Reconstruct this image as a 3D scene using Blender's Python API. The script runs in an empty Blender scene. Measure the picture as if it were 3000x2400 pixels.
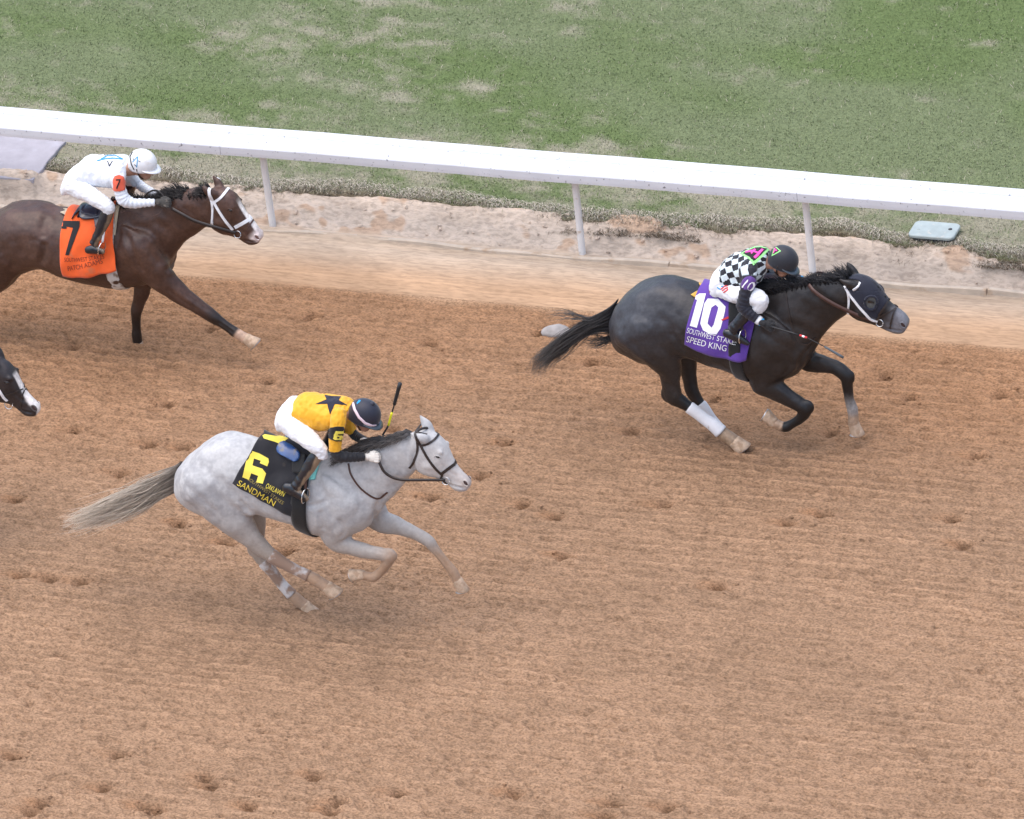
import bpy, bmesh, math, random
import numpy as np
from mathutils import Vector
from mathutils.bvhtree import BVHTree
from mathutils.geometry import tessellate_polygon

random.seed(7)
rng = np.random.default_rng(7)
SC = bpy.context.scene
COL = SC.collection

# ------------------------------------------------------------------ camera, sky, sun, exposure
YAW, PIT, ROL = math.radians(23.5), math.radians(29.8), math.radians(-6.8)
FPX, DIST = 20388.0, 59.0            # focal length in pixels of the 3000 px wide photograph, metres to the track centre
DV = np.array([-math.sin(YAW) * math.cos(PIT), math.cos(YAW) * math.cos(PIT), -math.sin(PIT)])
R0 = np.array([math.cos(YAW), math.sin(YAW), 0.0])
U0 = np.cross(R0, DV)
RV = math.cos(ROL) * R0 + math.sin(ROL) * U0
UV = -math.sin(ROL) * R0 + math.cos(ROL) * U0
CP = -DIST * DV
cd = bpy.data.cameras.new('camera')
cd.sensor_width = 36.0
cd.lens = 36.0 * FPX / 3000.0
cd.clip_start = 1.0
cd.clip_end = 2000.0
cam = bpy.data.objects.new('camera', cd)
COL.objects.link(cam)
from mathutils import Matrix
cam.matrix_world = Matrix(((RV[0], UV[0], -DV[0], CP[0]), (RV[1], UV[1], -DV[1], CP[1]), (RV[2], UV[2], -DV[2], CP[2]), (0, 0, 0, 1)))
SC.camera = cam

SUN_EL, SUN_AZ = math.radians(76), math.radians(235)      # azimuth measured clockwise from +Y
w = bpy.data.worlds.new('World')
SC.world = w
w.use_nodes = True
nt = w.node_tree
sky = nt.nodes.new('ShaderNodeTexSky')
sky.sky_type = 'NISHITA'
sky.sun_disc = False
sky.sun_elevation = SUN_EL
sky.sun_rotation = SUN_AZ
sky.air_density = 1.0
sky.dust_density = 3.0
bg = nt.nodes['Background']
nt.links.new(sky.outputs[0], bg.inputs[0])
bg.inputs[1].default_value = 0.15
sl = bpy.data.lights.new('sun', 'SUN')
sl.energy = 1.5
sl.angle = math.radians(100)
sl.color = (1.0, 0.955, 0.9)
so = bpy.data.objects.new('sun', sl)
COL.objects.link(so)
sd = Vector((math.sin(SUN_AZ) * math.cos(SUN_EL), math.cos(SUN_AZ) * math.cos(SUN_EL), math.sin(SUN_EL)))
so.rotation_euler = sd.to_track_quat('Z', 'Y').to_euler()
so.location = (0, 0, 30)
SC.view_settings.view_transform = 'Standard'
SC.view_settings.look = 'None'
SC.view_settings.exposure = 0.85
SC.view_settings.gamma = 1.0
SC.view_settings.use_curve_mapping = False
SC.render.engine = 'CYCLES'
SC.cycles.max_bounces = 6


# ------------------------------------------------------------------ pixels to places
def ray(x, y):
    v = DV * FPX + RV * (x - 1500.0) - UV * (y - 1200.0)
    return v / np.linalg.norm(v)


def on_plane(x, y, axis, val):
    v = ray(x, y)
    return CP + v * ((val - CP[axis]) / v[axis])


def project(P):
    q = np.asarray(P) - CP
    z = q @ DV
    return np.stack([1500 + FPX * (q @ RV) / z, 1200 - FPX * (q @ UV) / z], -1)


def unit(v):
    v = np.asarray(v, float)
    return v / max(np.linalg.norm(v), 1e-9)


YH = np.array([0.0, 1.0, 0.0])


class Trace:
    """crop coordinates of the photograph placed on vertical planes parallel to the rail (lat = metres beyond the plane)"""
    def __init__(s, ox, oy, k, y0):
        s.ox, s.oy, s.k, s.y0 = ox, oy, k, y0

    def full(s, u, v):
        return s.ox + u * s.k, s.oy + v * s.k

    def P(s, u, v, lat=0.0):
        x, y = s.full(u, v)
        return on_plane(x, y, 1, s.y0 + lat)

    def fulls(s, pts):
        return [s.full(*p) for p in pts]


# ------------------------------------------------------------------ small numeric helpers
def catmull(A, n):
    """resample rows of A smoothly, n steps per span"""
    A = np.asarray(A, float)
    if len(A) < 3:
        t = np.linspace(0, 1, n + 1)[:, None]
        return A[0] * (1 - t) + A[-1] * t
    P = np.vstack([2 * A[0] - A[1], A, 2 * A[-1] - A[-2]])
    out = []
    for i in range(len(A) - 1):
        p0, p1, p2, p3 = P[i:i + 4]
        for j in range(n):
            t = j / n
            out.append(0.5 * (2 * p1 + (p2 - p0) * t + (2 * p0 - 5 * p1 + 4 * p2 - p3) * t * t + (3 * p1 - p0 - 3 * p2 + p3) * t ** 3))
    out.append(A[-1])
    return np.array(out)


def hash3(i, j, k, seed):
    h = (i * 374761393 + j * 668265263 + k * 2147483647 + seed * 1274126177) & 0xFFFFFFFF
    h = ((h ^ (h >> 13)) * 1274126177) & 0xFFFFFFFF
    return ((h ^ (h >> 16)) & 0xFFFF) / 65535.0


def vnoise(P, scale, seed=0):
    Q = np.asarray(P, float) * scale
    I = np.floor(Q).astype(np.int64)
    f = Q - I
    f = f * f * (3 - 2 * f)
    r = 0
    for dx in (0, 1):
        for dy in (0, 1):
            for dz in (0, 1):
                wgt = (f[:, 0] if dx else 1 - f[:, 0]) * (f[:, 1] if dy else 1 - f[:, 1]) * (f[:, 2] if dz else 1 - f[:, 2])
                r = r + wgt * hash3(I[:, 0] + dx, I[:, 1] + dy, I[:, 2] + dz, seed)
    return r


def fbm(P, scale, seed=0, oct=3):
    r, a, s = 0, 0.5, 0
    for o in range(oct):
        r = r + a * vnoise(P, scale * 2 ** o, seed + o)
        s += a
        a *= 0.5
    return r / s


def field(ny, nx, sy, sx, seed):
    """smooth random field by filtering white noise, unit variance"""
    g = np.random.default_rng(seed).standard_normal((ny, nx))
    ky = np.fft.fftfreq(ny)[:, None]
    kx = np.fft.rfftfreq(nx)[None, :]
    h = np.fft.irfft2(np.fft.rfft2(g) * np.exp(-2 * (math.pi ** 2) * ((ky * sy) ** 2 + (kx * sx) ** 2)), s=(ny, nx))
    return (h - h.mean()) / h.std()


def smoothstep(a, b, x):
    t = np.clip((x - a) / (b - a), 0, 1)
    return t * t * (3 - 2 * t)


# ------------------------------------------------------------------ materials
def new_mat(name):
    m = bpy.data.materials.new(name)
    m.use_nodes = True
    return m, m.node_tree, m.node_tree.nodes['Principled BSDF']


def mat(name, rgb, rough=0.6, var=0.12, vscale=30.0, bump=0.0, bscale=200.0, metal=0.0, spec=0.5, coat=0.0, sheen=0.0, vcol=False, dirt=None, trans=0.0):
    """procedural surface: colour (or painted mesh colours) with fine noise variation and relief"""
    m, t, b = new_mat(name)
    N, L = t.nodes, t.links
    tc = N.new('ShaderNodeTexCoord')
    ns = N.new('ShaderNodeTexNoise')
    ns.inputs['Scale'].default_value = vscale
    ns.inputs['Detail'].default_value = 4
    L.new(tc.outputs['Object'], ns.inputs['Vector'])
    mr = N.new('ShaderNodeMapRange')
    mr.inputs[1].default_value = 0.25
    mr.inputs[2].default_value = 0.75
    mr.inputs[3].default_value = 1 - var
    mr.inputs[4].default_value = 1 + var
    L.new(ns.outputs[0], mr.inputs[0])
    mx = N.new('ShaderNodeMix')
    mx.data_type = 'RGBA'
    mx.blend_type = 'MULTIPLY'
    mx.inputs[0].default_value = 1.0
    if vcol:
        at = N.new('ShaderNodeAttribute')
        at.attribute_name = 'col'
        L.new(at.outputs['Color'], mx.inputs[6])
    else:
        mx.inputs[6].default_value = (*rgb, 1)
    L.new(mr.outputs[0], mx.inputs[7])
    src = mx.outputs[2]
    if dirt:
        n2 = N.new('ShaderNodeTexNoise')
        n2.inputs['Scale'].default_value = dirt[3]
        n2.inputs['Detail'].default_value = 6
        L.new(tc.outputs['Object'], n2.inputs['Vector'])
        m2 = N.new('ShaderNodeMapRange')
        m2.inputs[1].default_value = dirt[4]
        m2.inputs[2].default_value = dirt[4] + 0.12
        L.new(n2.outputs[0], m2.inputs[0])
        x2 = N.new('ShaderNodeMix')
        x2.data_type = 'RGBA'
        x2.inputs[7].default_value = (dirt[0], dirt[1], dirt[2], 1)
        L.new(m2.outputs[0], x2.inputs[0])
        L.new(src, x2.inputs[6])
        src = x2.outputs[2]
    L.new(src, b.inputs['Base Color'])
    b.inputs['Roughness'].default_value = rough
    b.inputs['Metallic'].default_value = metal
    b.inputs['Specular IOR Level'].default_value = spec
    b.inputs['Coat Weight'].default_value = coat
    b.inputs['Coat Roughness'].default_value = 0.15
    b.inputs['Sheen Weight'].default_value = sheen
    if bump:
        n3 = N.new('ShaderNodeTexNoise')
        n3.inputs['Scale'].default_value = bscale
        n3.inputs['Detail'].default_value = 3
        L.new(tc.outputs['Object'], n3.inputs['Vector'])
        bp = N.new('ShaderNodeBump')
        bp.inputs['Strength'].default_value = 1.0
        bp.inputs['Distance'].default_value = bump
        L.new(n3.outputs[0], bp.inputs['Height'])
        L.new(bp.outputs[0], b.inputs['Normal'])
    return m


def crumb_mat(name, fx, fy, dark, dist, streak, rough=0.95):
    """crumbly ground: mesh colours, with small pits painted dark as shade, drawn out along the harrow lines, and long lighter ridges; the same noise is the relief"""
    m, t, b = new_mat(name)
    N, L = t.nodes, t.links
    tc = N.new('ShaderNodeTexCoord')

    def noise(sx, sy, det, rgh=0.55):
        mp = N.new('ShaderNodeMapping')
        mp.inputs['Scale'].default_value = (sx, sy, sy)
        L.new(tc.outputs['Object'], mp.inputs['Vector'])
        n = N.new('ShaderNodeTexNoise')
        n.inputs['Scale'].default_value = 1.0
        n.inputs['Detail'].default_value = det
        n.inputs['Roughness'].default_value = rgh
        L.new(mp.outputs[0], n.inputs['Vector'])
        return n.outputs[0]

    def rng_(src, a, b_, c, d):
        r = N.new('ShaderNodeMapRange')
        for i, v in enumerate((a, b_, c, d)):
            r.inputs[i + 1].default_value = v
        L.new(src, r.inputs[0])
        return r.outputs[0]

    def op(kind, x, y):
        q = N.new('ShaderNodeMath')
        q.operation = kind
        for i, v in enumerate((x, y)):
            if isinstance(v, (int, float)):
                q.inputs[i].default_value = v
            else:
                L.new(v, q.inputs[i])
        return q.outputs[0]
    fine = noise(fx, fy, 3)
    pits = rng_(fine, 0.38, 0.55, 1 - dark, 1.06)  # shade inside the pits is put into the colour
    lines = rng_(noise(1.7, 40, 2), 0.42, 0.68, 1.0 - streak * 0.5, 1.0 + streak)
    patchy = rng_(noise(0.9, 1.3, 3), 0.3, 0.7, 0.94, 1.06)
    coarse = noise(fx * 0.42, fy * 0.5, 2)
    pits = op('MULTIPLY', pits, rng_(coarse, 0.34, 0.5, 1 - dark * 0.25, 1.02))
    fac = op('MULTIPLY', op('MULTIPLY', pits, lines), patchy)
    at = N.new('ShaderNodeAttribute')
    at.attribute_name = 'col'
    mx = N.new('ShaderNodeMix')
    mx.data_type = 'RGBA'
    mx.blend_type = 'MULTIPLY'
    mx.inputs[0].default_value = 1.0
    L.new(at.outputs['Color'], mx.inputs[6])
    L.new(fac, mx.inputs[7])
    L.new(mx.outputs[2], b.inputs['Base Color'])
    b.inputs['Roughness'].default_value = rough
    b.inputs['Specular IOR Level'].default_value = 0.1
    hgt = op('ADD', op('ADD', fine, coarse), op('MULTIPLY', lines, 0.35))
    bp = N.new('ShaderNodeBump')
    bp.inputs['Distance'].default_value = dist
    L.new(hgt, bp.inputs['Height'])
    L.new(bp.outputs[0], b.inputs['Normal'])
    return m


# ------------------------------------------------------------------ mesh helpers
def mk(name, V, F, material, parent=None, cols=None, smooth=True):
    """one mesh object; V in world metres; below a parent Empty the coordinates are kept relative to it"""
    V = np.asarray(V, float).reshape(-1, 3)
    root = parent
    while root is not None and root.parent is not None:
        root = root.parent
    off = np.array(root['base']) if root is not None and 'base' in root else np.zeros(3)
    me = bpy.data.meshes.new(name)
    if isinstance(F, np.ndarray) and F.ndim == 2:
        n, kk = F.shape
        me.vertices.add(len(V))
        me.vertices.foreach_set('co', (V - off).astype(np.float32).ravel())
        me.loops.add(n * kk)
        me.loops.foreach_set('vertex_index', F.astype(np.int32).ravel())
        me.polygons.add(n)
        me.polygons.foreach_set('loop_start', np.arange(0, n * kk, kk, dtype=np.int32))
        me.update(calc_edges=True)
        me.validate()
    else:
        me.from_pydata([tuple(v) for v in (V - off)], [], [tuple(int(i) for i in f) for f in F])
        me.update()
    if smooth:
        me.polygons.foreach_set('use_smooth', np.ones(len(me.polygons), dtype=bool))
    if cols is not None:
        ca = me.color_attributes.new('col', 'FLOAT_COLOR', 'POINT')
        c4 = np.ones((len(V), 4), np.float32)
        c4[:, :3] = cols
        ca.data.foreach_set('color', c4.ravel())
    if material is not None:
        me.materials.append(material)
    o = bpy.data.objects.new(name, me)
    COL.objects.link(o)
    if parent is not None:
        o.parent = parent
    return o


def thing(name, label, cat, base=(0, 0, 0), group=None):
    o = bpy.data.objects.new(name, None)
    o.empty_display_size = 0.2
    COL.objects.link(o)
    o.location = base
    o['base'] = [float(b) for b in base]
    o['label'] = label
    o['category'] = cat
    if group:
        o['group'] = group
    return o


def tag(o, label, cat, group=None):
    o['label'] = label
    o['category'] = cat
    if group:
        o['group'] = group
    return o


def structure(o):
    o['kind'] = 'structure'
    return o


def merge(parts):
    V, F, n = [], [], 0
    for v, f in parts:
        V.append(np.asarray(v))
        F += [[i + n for i in q] for q in f]
        n += len(v)
    return np.vstack(V), F


def rings_to_mesh(rings, cap=True):
    rings = np.asarray(rings)
    n, m, _ = rings.shape
    V = rings.reshape(-1, 3)
    F = [[i * m + j, i * m + (j + 1) % m, (i + 1) * m + (j + 1) % m, (i + 1) * m + j] for i in range(n - 1) for j in range(m)]
    if cap:
        V = np.vstack([V, rings[0].mean(0), rings[-1].mean(0)])
        F += [[n * m, (j + 1) % m, j] for j in range(m)]
        F += [[n * m + 1, (n - 1) * m + j, (n - 1) * m + (j + 1) % m] for j in range(m)]
    return V, F


def ring(c, up, side, e=0.0, m=2.0, g=0.0, nseg=28):
    th = np.linspace(0, 2 * math.pi, nseg, endpoint=False)
    cs, sn = np.cos(th), np.sin(th)
    cp = np.sign(cs) * np.abs(cs) ** (2 / m)
    sp = np.sign(sn) * np.abs(sn) ** (2 / m)
    wd = sp * (1 - e * cs)
    d = np.minimum(th, 2 * math.pi - th)
    top = cp * (1 - g * np.exp(-(d / 0.28) ** 2))
    return c + np.outer(top, up) + np.outer(wd, side)


def img_ext(v, n2):
    return abs((v @ RV) * n2[0] + (v @ UV) * n2[1])


def outline_loft(T, stations, n=4, lat=0.0, nseg=32):
    """stations: (top px, bottom px, half width m [, e, m, groove]); the tube's silhouette follows the two outlines"""
    A = np.array([[s[0][0], s[0][1], s[1][0], s[1][1], s[2]] + list(s[3] if len(s) > 3 else (0.0, 2.0, 0.0)) for s in stations], float)
    A = catmull(A, n)
    tops = np.array([T.P(a[0], a[1], lat) for a in A])
    bots = np.array([T.P(a[2], a[3], lat) for a in A])
    C = (tops + bots) / 2
    Tn = np.gradient(C, axis=0)
    rings, ups = [], []
    for i, a in enumerate(A):
        h = (tops[i] - bots[i]) / 2
        H = np.linalg.norm(h)
        uh = h / max(H, 1e-6)
        t2 = unit([Tn[i] @ RV, Tn[i] @ UV])
        n2 = np.array([-t2[1], t2[0]])
        r = a[4] * img_ext(YH, n2) / max(img_ext(uh, n2), 0.3)
        aa = math.sqrt(max(H * H - r * r, (0.55 * H) ** 2))
        rings.append(ring(C[i], uh * aa, YH * a[4], a[5], a[6], a[7], nseg))
        ups.append(uh * aa)
    return rings_to_mesh(rings), C, np.array(ups), A[:, 4]


def limb(T, pts, ratio=0.85, n=5, nseg=18, grow=0.0, span=None, taper=False):
    """pts: (u, v, lat, half thickness px [, ratio])"""
    A = np.array([[*T.P(p[0], p[1], p[2]), p[3] * T.k, p[4] if len(p) > 4 else ratio] for p in pts], float)
    A = catmull(A, n)
    if span:
        i0, i1 = int(span[0] * (len(A) - 1)), int(span[1] * (len(A) - 1)) + 1
        A = A[i0:i1]
    C = A[:, :3]
    Tn = np.gradient(C, axis=0)
    rings, rad = [], []
    for i in range(len(A)):
        t = unit(Tn[i])
        uh = unit(np.cross(t, YH))
        sh = unit(np.cross(uh, t))
        depth = (C[i] - CP) @ DV
        t2 = unit([t @ RV, t @ UV])
        n2 = np.array([-t2[1], t2[0]])
        Robs = A[i, 3] * depth / FPX
        a = Robs / max(math.sqrt(img_ext(uh, n2) ** 2 + (A[i, 4] * img_ext(sh, n2)) ** 2), 0.45)
        a += grow
        rad.append(a)
        if taper:
            q = 2.0 * i / (len(A) - 1) - 1.0
            a *= math.sqrt(max(1 - q * q, 0.01))
        rings.append(ring(C[i], uh * a, sh * a * A[i, 4], nseg=nseg))
    if not taper:                       # domed start, so no edge shows where the limb leaves the body
        t0 = unit(C[0] - C[1])
        dome = [C[0] + (r_ - C[0]) * math.cos(q) + t0 * rad[0] * 0.8 * math.sin(q) for r_ in [rings[0]] for q in (1.35, 1.0, 0.6, 0.3)]
        rings = dome + rings
    return rings_to_mesh(rings), C, np.array(rad)


def ellipsoid(c, ax, ay, az, n=14, m=20):
    """ax, ay, az are half-axis vectors"""
    c, ax, ay, az = map(np.asarray, (c, ax, ay, az))
    rings = []
    for i in range(1, n):
        ph = math.pi * i / n
        th = np.linspace(0, 2 * math.pi, m, endpoint=False)
        rings.append(c + np.outer(np.cos(th) * math.sin(ph), ay) + np.outer(np.sin(th) * math.sin(ph), az) + ax * math.cos(ph))
    return rings_to_mesh(rings)


def tube(P, r, nseg=8, flat=None):
    """round tube through points; r a number or a list"""
    P = np.asarray(P, float)
    r = np.full(len(P), r) if np.isscalar(r) else np.asarray(r, float)
    Tn = np.gradient(P, axis=0)
    ref = np.array([0.13, 0.21, 0.97])
    rings = []
    for i in range(len(P)):
        t = unit(Tn[i])
        a = np.cross(t, ref)
        if np.linalg.norm(a) < 0.2:
            a = np.cross(t, [1.0, 0.1, 0])
        a = unit(a)
        b = np.cross(t, a)
        rings.append(ring(P[i], a * r[i], b * r[i], nseg=nseg))
    return rings_to_mesh(rings)


def ribbon(P, Nn, wd, th):
    """flat strap through points P lying on normals Nn"""
    P = np.asarray(P, float)
    Tn = np.gradient(P, axis=0)
    rings = []
    for i in range(len(P)):
        t, nn = unit(Tn[i]), unit(Nn[i])
        s = unit(np.cross(t, nn))
        nn = unit(np.cross(s, t))
        rings.append([P[i] - s * wd / 2, P[i] - s * wd / 2 + nn * th, P[i] + s * wd / 2 + nn * th, P[i] + s * wd / 2])
    return rings_to_mesh(np.array(rings))


def evaluated(parts, mods):
    V, F = merge(parts)
    me = bpy.data.meshes.new('tmp')
    me.from_pydata([tuple(v) for v in V], [], [tuple(f) for f in F])
    o = bpy.data.objects.new('tmp', me)
    COL.objects.link(o)
    for kind, props in mods:
        md = o.modifiers.new('m', kind)
        for k_, v_ in props.items():
            setattr(md, k_, v_)
    dg = bpy.context.evaluated_depsgraph_get()
    ev = o.evaluated_get(dg).to_mesh()
    n = len(ev.vertices)
    co = np.empty(n * 3, np.float32)
    ev.vertices.foreach_get('co', co)
    ls = np.empty(len(ev.loops), np.int32)
    ev.loops.foreach_get('vertex_index', ls)
    tot = np.empty(len(ev.polygons), np.int32)
    ev.polygons.foreach_get('loop_total', tot)
    if (tot == 4).all():
        Fq = ls.reshape(-1, 4)
    else:
        Fq, p = [], 0
        for k_ in tot:
            Fq.append(list(ls[p:p + k_]))
            p += k_
    o.to_mesh_clear()
    bpy.data.objects.remove(o)
    bpy.data.meshes.remove(me)
    return co.reshape(-1, 3).astype(float), Fq


def fuse(parts, voxel=0.011, it=5, fac=0.5):
    """melt overlapping closed shapes into one continuous skin"""
    return evaluated(parts, [('REMESH', dict(mode='VOXEL', voxel_size=voxel, adaptivity=0.0)), ('SMOOTH', dict(factor=fac, iterations=it))])


def relax(V, F, wgt, it=20):
    """soften the skin where wgt is 1, keeping its volume"""
    F = np.asarray(F)
    E = np.concatenate([F[:, [0, 1]], F[:, [1, 2]], F[:, [2, 3]], F[:, [3, 0]]])
    n = len(V)
    deg = np.bincount(E[:, 0], minlength=n) + np.bincount(E[:, 1], minlength=n)
    deg = np.maximum(deg, 1)[:, None]
    for i in range(it):
        for lam in (0.6, -0.5):
            S = np.stack([np.bincount(E[:, 0], V[E[:, 1], d], n) + np.bincount(E[:, 1], V[E[:, 0], d], n) for d in range(3)], -1)
            V = V + lam * wgt[:, None] * (S / deg - V)
    return V


def bvh_of(V, F):
    return BVHTree.FromPolygons([tuple(v) for v in V], [tuple(int(i) for i in f) for f in F])


def cast(bvh, x, y):
    r_ = ray(x, y)
    h, n, i, d = bvh.ray_cast(Vector(CP), Vector(r_))
    if h is None:
        return None, None
    n = np.array(n)
    if n @ r_ > 0:
        n = -n
    return np.array(h), n


def normals_of(V, F):
    F = np.asarray(F)
    a = V[F[:, 2]] - V[F[:, 0]]
    b = V[F[:, 3 if F.shape[1] > 3 else 1]] - V[F[:, 1 if F.shape[1] > 3 else 0]]
    fn = np.cross(a, b)
    n = np.zeros_like(V)
    for k_ in range(F.shape[1]):
        np.add.at(n, F[:, k_], fn)
    return n / np.maximum(np.linalg.norm(n, axis=1, keepdims=True), 1e-12)


def flat_mesh(loops, maxedge):
    """2D polygon (outer loop and holes) as small triangles"""
    if isinstance(loops, tuple):
        V2, F2 = loops
    else:
        L3 = [[Vector((p[0], p[1], 0)) for p in lp] for lp in loops]
        V2 = [p for lp in loops for p in lp]
        F2 = tessellate_polygon(L3)
    bm = bmesh.new()
    vs = [bm.verts.new((p[0], p[1], 0)) for p in V2]
    for f in F2:
        try:
            bm.faces.new([vs[i] for i in f])
        except ValueError:
            pass
    bmesh.ops.remove_doubles(bm, verts=bm.verts, dist=1e-4)
    for _ in range(5):
        es = [e for e in bm.edges if e.calc_length() > maxedge]
        if not es:
            break
        bmesh.ops.subdivide_edges(bm, edges=es, cuts=1)
        bmesh.ops.triangulate(bm, faces=bm.faces)
    bm.verts.ensure_lookup_table()
    bm.verts.index_update()
    V = np.array([[v.co.x, v.co.y] for v in bm.verts])
    F = [[v.index for v in f.verts] for f in bm.faces]
    bd = [(e.verts[0].index, e.verts[1].index) for e in bm.edges if len(e.link_faces) == 1]
    bm.free()
    return V, F, bd


def patch(name, loops, bvh, material, parent=None, off=0.003, thick=0.0, maxedge=6.0, cols=None):
    """a flat print or pad laid onto a surface: each outline point is cast onto the surface it lies on"""
    V2, F, bd = flat_mesh(loops, maxedge)
    V, ok, NN = [], [], []
    for p in V2:
        h, n = cast(bvh, p[0], p[1])
        ok.append(h is not None)
        V.append(h + n * off if h is not None else np.zeros(3))
        NN.append(n if h is not None else np.zeros(3))
    V, NN = np.array(V), np.array(NN)
    F = [f for f in F if all(ok[i] for i in f)]
    if not F:
        print('patch missed', name)
        return None
    if thick:
        n0 = len(V)
        V = np.vstack([V + NN * thick, V - NN * 0.004])
        F = F + [[a, b, b + n0, a + n0] for a, b in bd if ok[a] and ok[b]]
    used = sorted({i for f in F for i in f})
    mp = {i: j for j, i in enumerate(used)}
    V = V[used]
    F = [[mp[i] for i in f] for f in F]
    bm = bmesh.new()
    vs = [bm.verts.new(v) for v in V]
    for f in F:
        a = [vs[i] for i in f]
        try:
            bm.faces.new(a)
        except ValueError:
            pass
    bmesh.ops.recalc_face_normals(bm, faces=bm.faces)
    bm.verts.index_update()
    F = [[v.index for v in f.verts] for f in bm.faces]
    bm.free()
    return mk(name, V, F, material, parent)


def text_shape(body):
    cu = bpy.data.curves.new('tmp', 'FONT')
    cu.body = body
    o = bpy.data.objects.new('tmp', cu)
    COL.objects.link(o)
    dg = bpy.context.evaluated_depsgraph_get()
    me = o.evaluated_get(dg).to_mesh()
    V = np.array([[v.co.x, v.co.y] for v in me.vertices])
    F = [list(p.vertices) for p in me.polygons]
    o.to_mesh_clear()
    bpy.data.objects.remove(o)
    bpy.data.curves.remove(cu)
    x0, x1 = V[:, 0].min(), V[:, 0].max()
    return np.stack([(V[:, 0] - x0) / (x1 - x0), V[:, 1] / 0.69], -1), F


def text_on(name, body, base, cap, bvh, material, parent, T, off=0.006, lean=0.0, bold=0.0):
    """lettering: base = baseline points px (curved), cap = letter height px"""
    V, F = text_shape(body)
    B = catmull(np.array(base, float), 8)
    tt = np.linspace(0, 1, len(B))
    bx, by = np.interp(V[:, 0], tt, B[:, 0]), np.interp(V[:, 0], tt, B[:, 1])
    dx, dy = np.interp(V[:, 0], tt, np.gradient(B[:, 0])), np.interp(V[:, 0], tt, np.gradient(B[:, 1]))
    ln = np.hypot(dx, dy)
    nx, ny = dy / ln + lean, -dx / ln
    Q = np.stack([bx + nx * V[:, 1] * cap, by + ny * V[:, 1] * cap], -1)
    Q = np.array([T.full(*q) for q in Q])
    return patch(name, (Q, F), bvh, material, parent, off=off, maxedge=10)


def strap_on(bvh, T, pts, wd, th, n=5, off=0.0, lat=0.0, mirror=None):
    """leather strap following pixels over a surface; mirror = y of the animal's middle plane to add the far side"""
    P = catmull(np.array(pts, float), n)
    H, N = [], []
    for p in P:
        h, nn = cast(bvh, *T.full(*p))
        if h is None or (mirror is not None and h[1] > mirror + 0.004):
            continue
        H.append(h + nn * off)
        N.append(nn)
    if len(H) < 3:
        return []
    out = [ribbon(H, N, wd, th)]
    if mirror is not None:
        H2 = [h * [1, -1, 1] + [0, 2 * mirror, 0] for h in H]
        N2 = [q * [1, -1, 1] for q in N]
        v, f = ribbon(H2, N2, wd, th)
        out.append((v, f))
    return out


def disc(cx, cy, rx, ry, n=26, rot=0.0):
    a = np.linspace(0, 2 * math.pi, n, endpoint=False)
    x, y = rx * np.cos(a), ry * np.sin(a)
    c, s = math.cos(rot), math.sin(rot)
    return [(cx + c * p - s * q, cy + s * p + c * q) for p, q in zip(x, y)]


def strip_poly(pts, wd):
    """outline of a stroke of constant width"""
    P = np.array(pts, float)
    Tn = np.gradient(P, axis=0)
    Tn /= np.linalg.norm(Tn, axis=1, keepdims=True)
    Nn = np.stack([-Tn[:, 1], Tn[:, 0]], -1)
    return [tuple(p) for p in P + Nn * wd / 2] + [tuple(p) for p in (P - Nn * wd / 2)[::-1]]


def strands(G0, G1, count, latspread, r0, wob, seed, tipvar=0.25, lat0=0.0, start=(0.0, 0.06), wj=0.0):
    """hair between two guide curves (arrays of 3D points, same count)"""
    g = np.random.default_rng(seed)
    n = 14
    V, F, T_ = [], [], []
    k0 = 0
    for i in range(count):
        a = np.clip(g.random() + wj * g.standard_normal(), -0.08, 1.08)
        C = G0 * (1 - a) + G1 * a
        s0 = start[0] + (start[1] - start[0]) * g.random()
        s1 = 1.0 - tipvar * g.random() ** 1.5
        t = np.linspace(s0, s1, n) * (len(C) - 1)
        P = np.stack([np.interp(t, np.arange(len(C)), C[:, d]) for d in range(3)], -1)
        s = np.linspace(0, 1, n)
        P[:, 1] += lat0 + latspread * g.standard_normal() * (0.45 + 0.55 * s)
        ph, fr = g.random(3) * 6.28, 3 + 4 * g.random(3)
        for d in range(3):
            P[:, d] += wob * s ** 1.3 * np.sin(fr[d] * s + ph[d])
        rr = r0 * (0.6 + 0.8 * g.random()) * np.concatenate([np.full(n - 6, 1.0), np.linspace(1, 0.15, 6)])
        Tn = np.gradient(P, axis=0)
        for j in range(n):
            tt = unit(Tn[j])
            aa = unit(np.cross(tt, [0.1, 0.3, 0.95]))
            bb = np.cross(tt, aa)
            for q in range(3):
                an = q * 2.094 + i
                V.append(P[j] + rr[j] * (math.cos(an) * aa + math.sin(an) * bb))
            T_ += [s[j]] * 3
        for j in range(n - 1):
            for q in range(3):
                F.append([k0 + j * 3 + q, k0 + j * 3 + (q + 1) % 3, k0 + (j + 1) * 3 + (q + 1) % 3, k0 + (j + 1) * 3 + q])
        k0 += n * 3
    return np.array(V), np.array(F), np.array(T_)


# ------------------------------------------------------------------ the ground
GS = 0.0138
NY, NX = int(11.1 / GS), int(11.6 / GS)
gy = np.linspace(-8.0, 3.1, NY)
gx = np.linspace(-5.8, 5.8, NX)
XS, GY = np.meshgrid(gx, gy)
GX = XS - 0.38 * GY
clod = field(NY, NX, 0.8, 1.2, 11) * 0.8 + field(NY, NX, 1.5, 3.0, 18) * 0.55
clod = np.where(clod < 0, clod * 1.25, clod * 0.8)
mid = field(NY, NX, 2.2, 2.8, 12)
lump = field(NY, NX, 7, 12, 13)
line1 = field(NY, NX, 1.5, 45, 14)
line2 = field(NY, NX, 4.0, 160, 15)
big = field(NY, NX, 40, 70, 16)
wav = field(NY, NX, 1, 25, 17)[NY // 2]
harrow = smoothstep(1.78, 1.62, GY + 0.03 * lump * 0.6)
soft = np.clip(0.5 + 0.5 * big, 0.25, 1.0)
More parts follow.
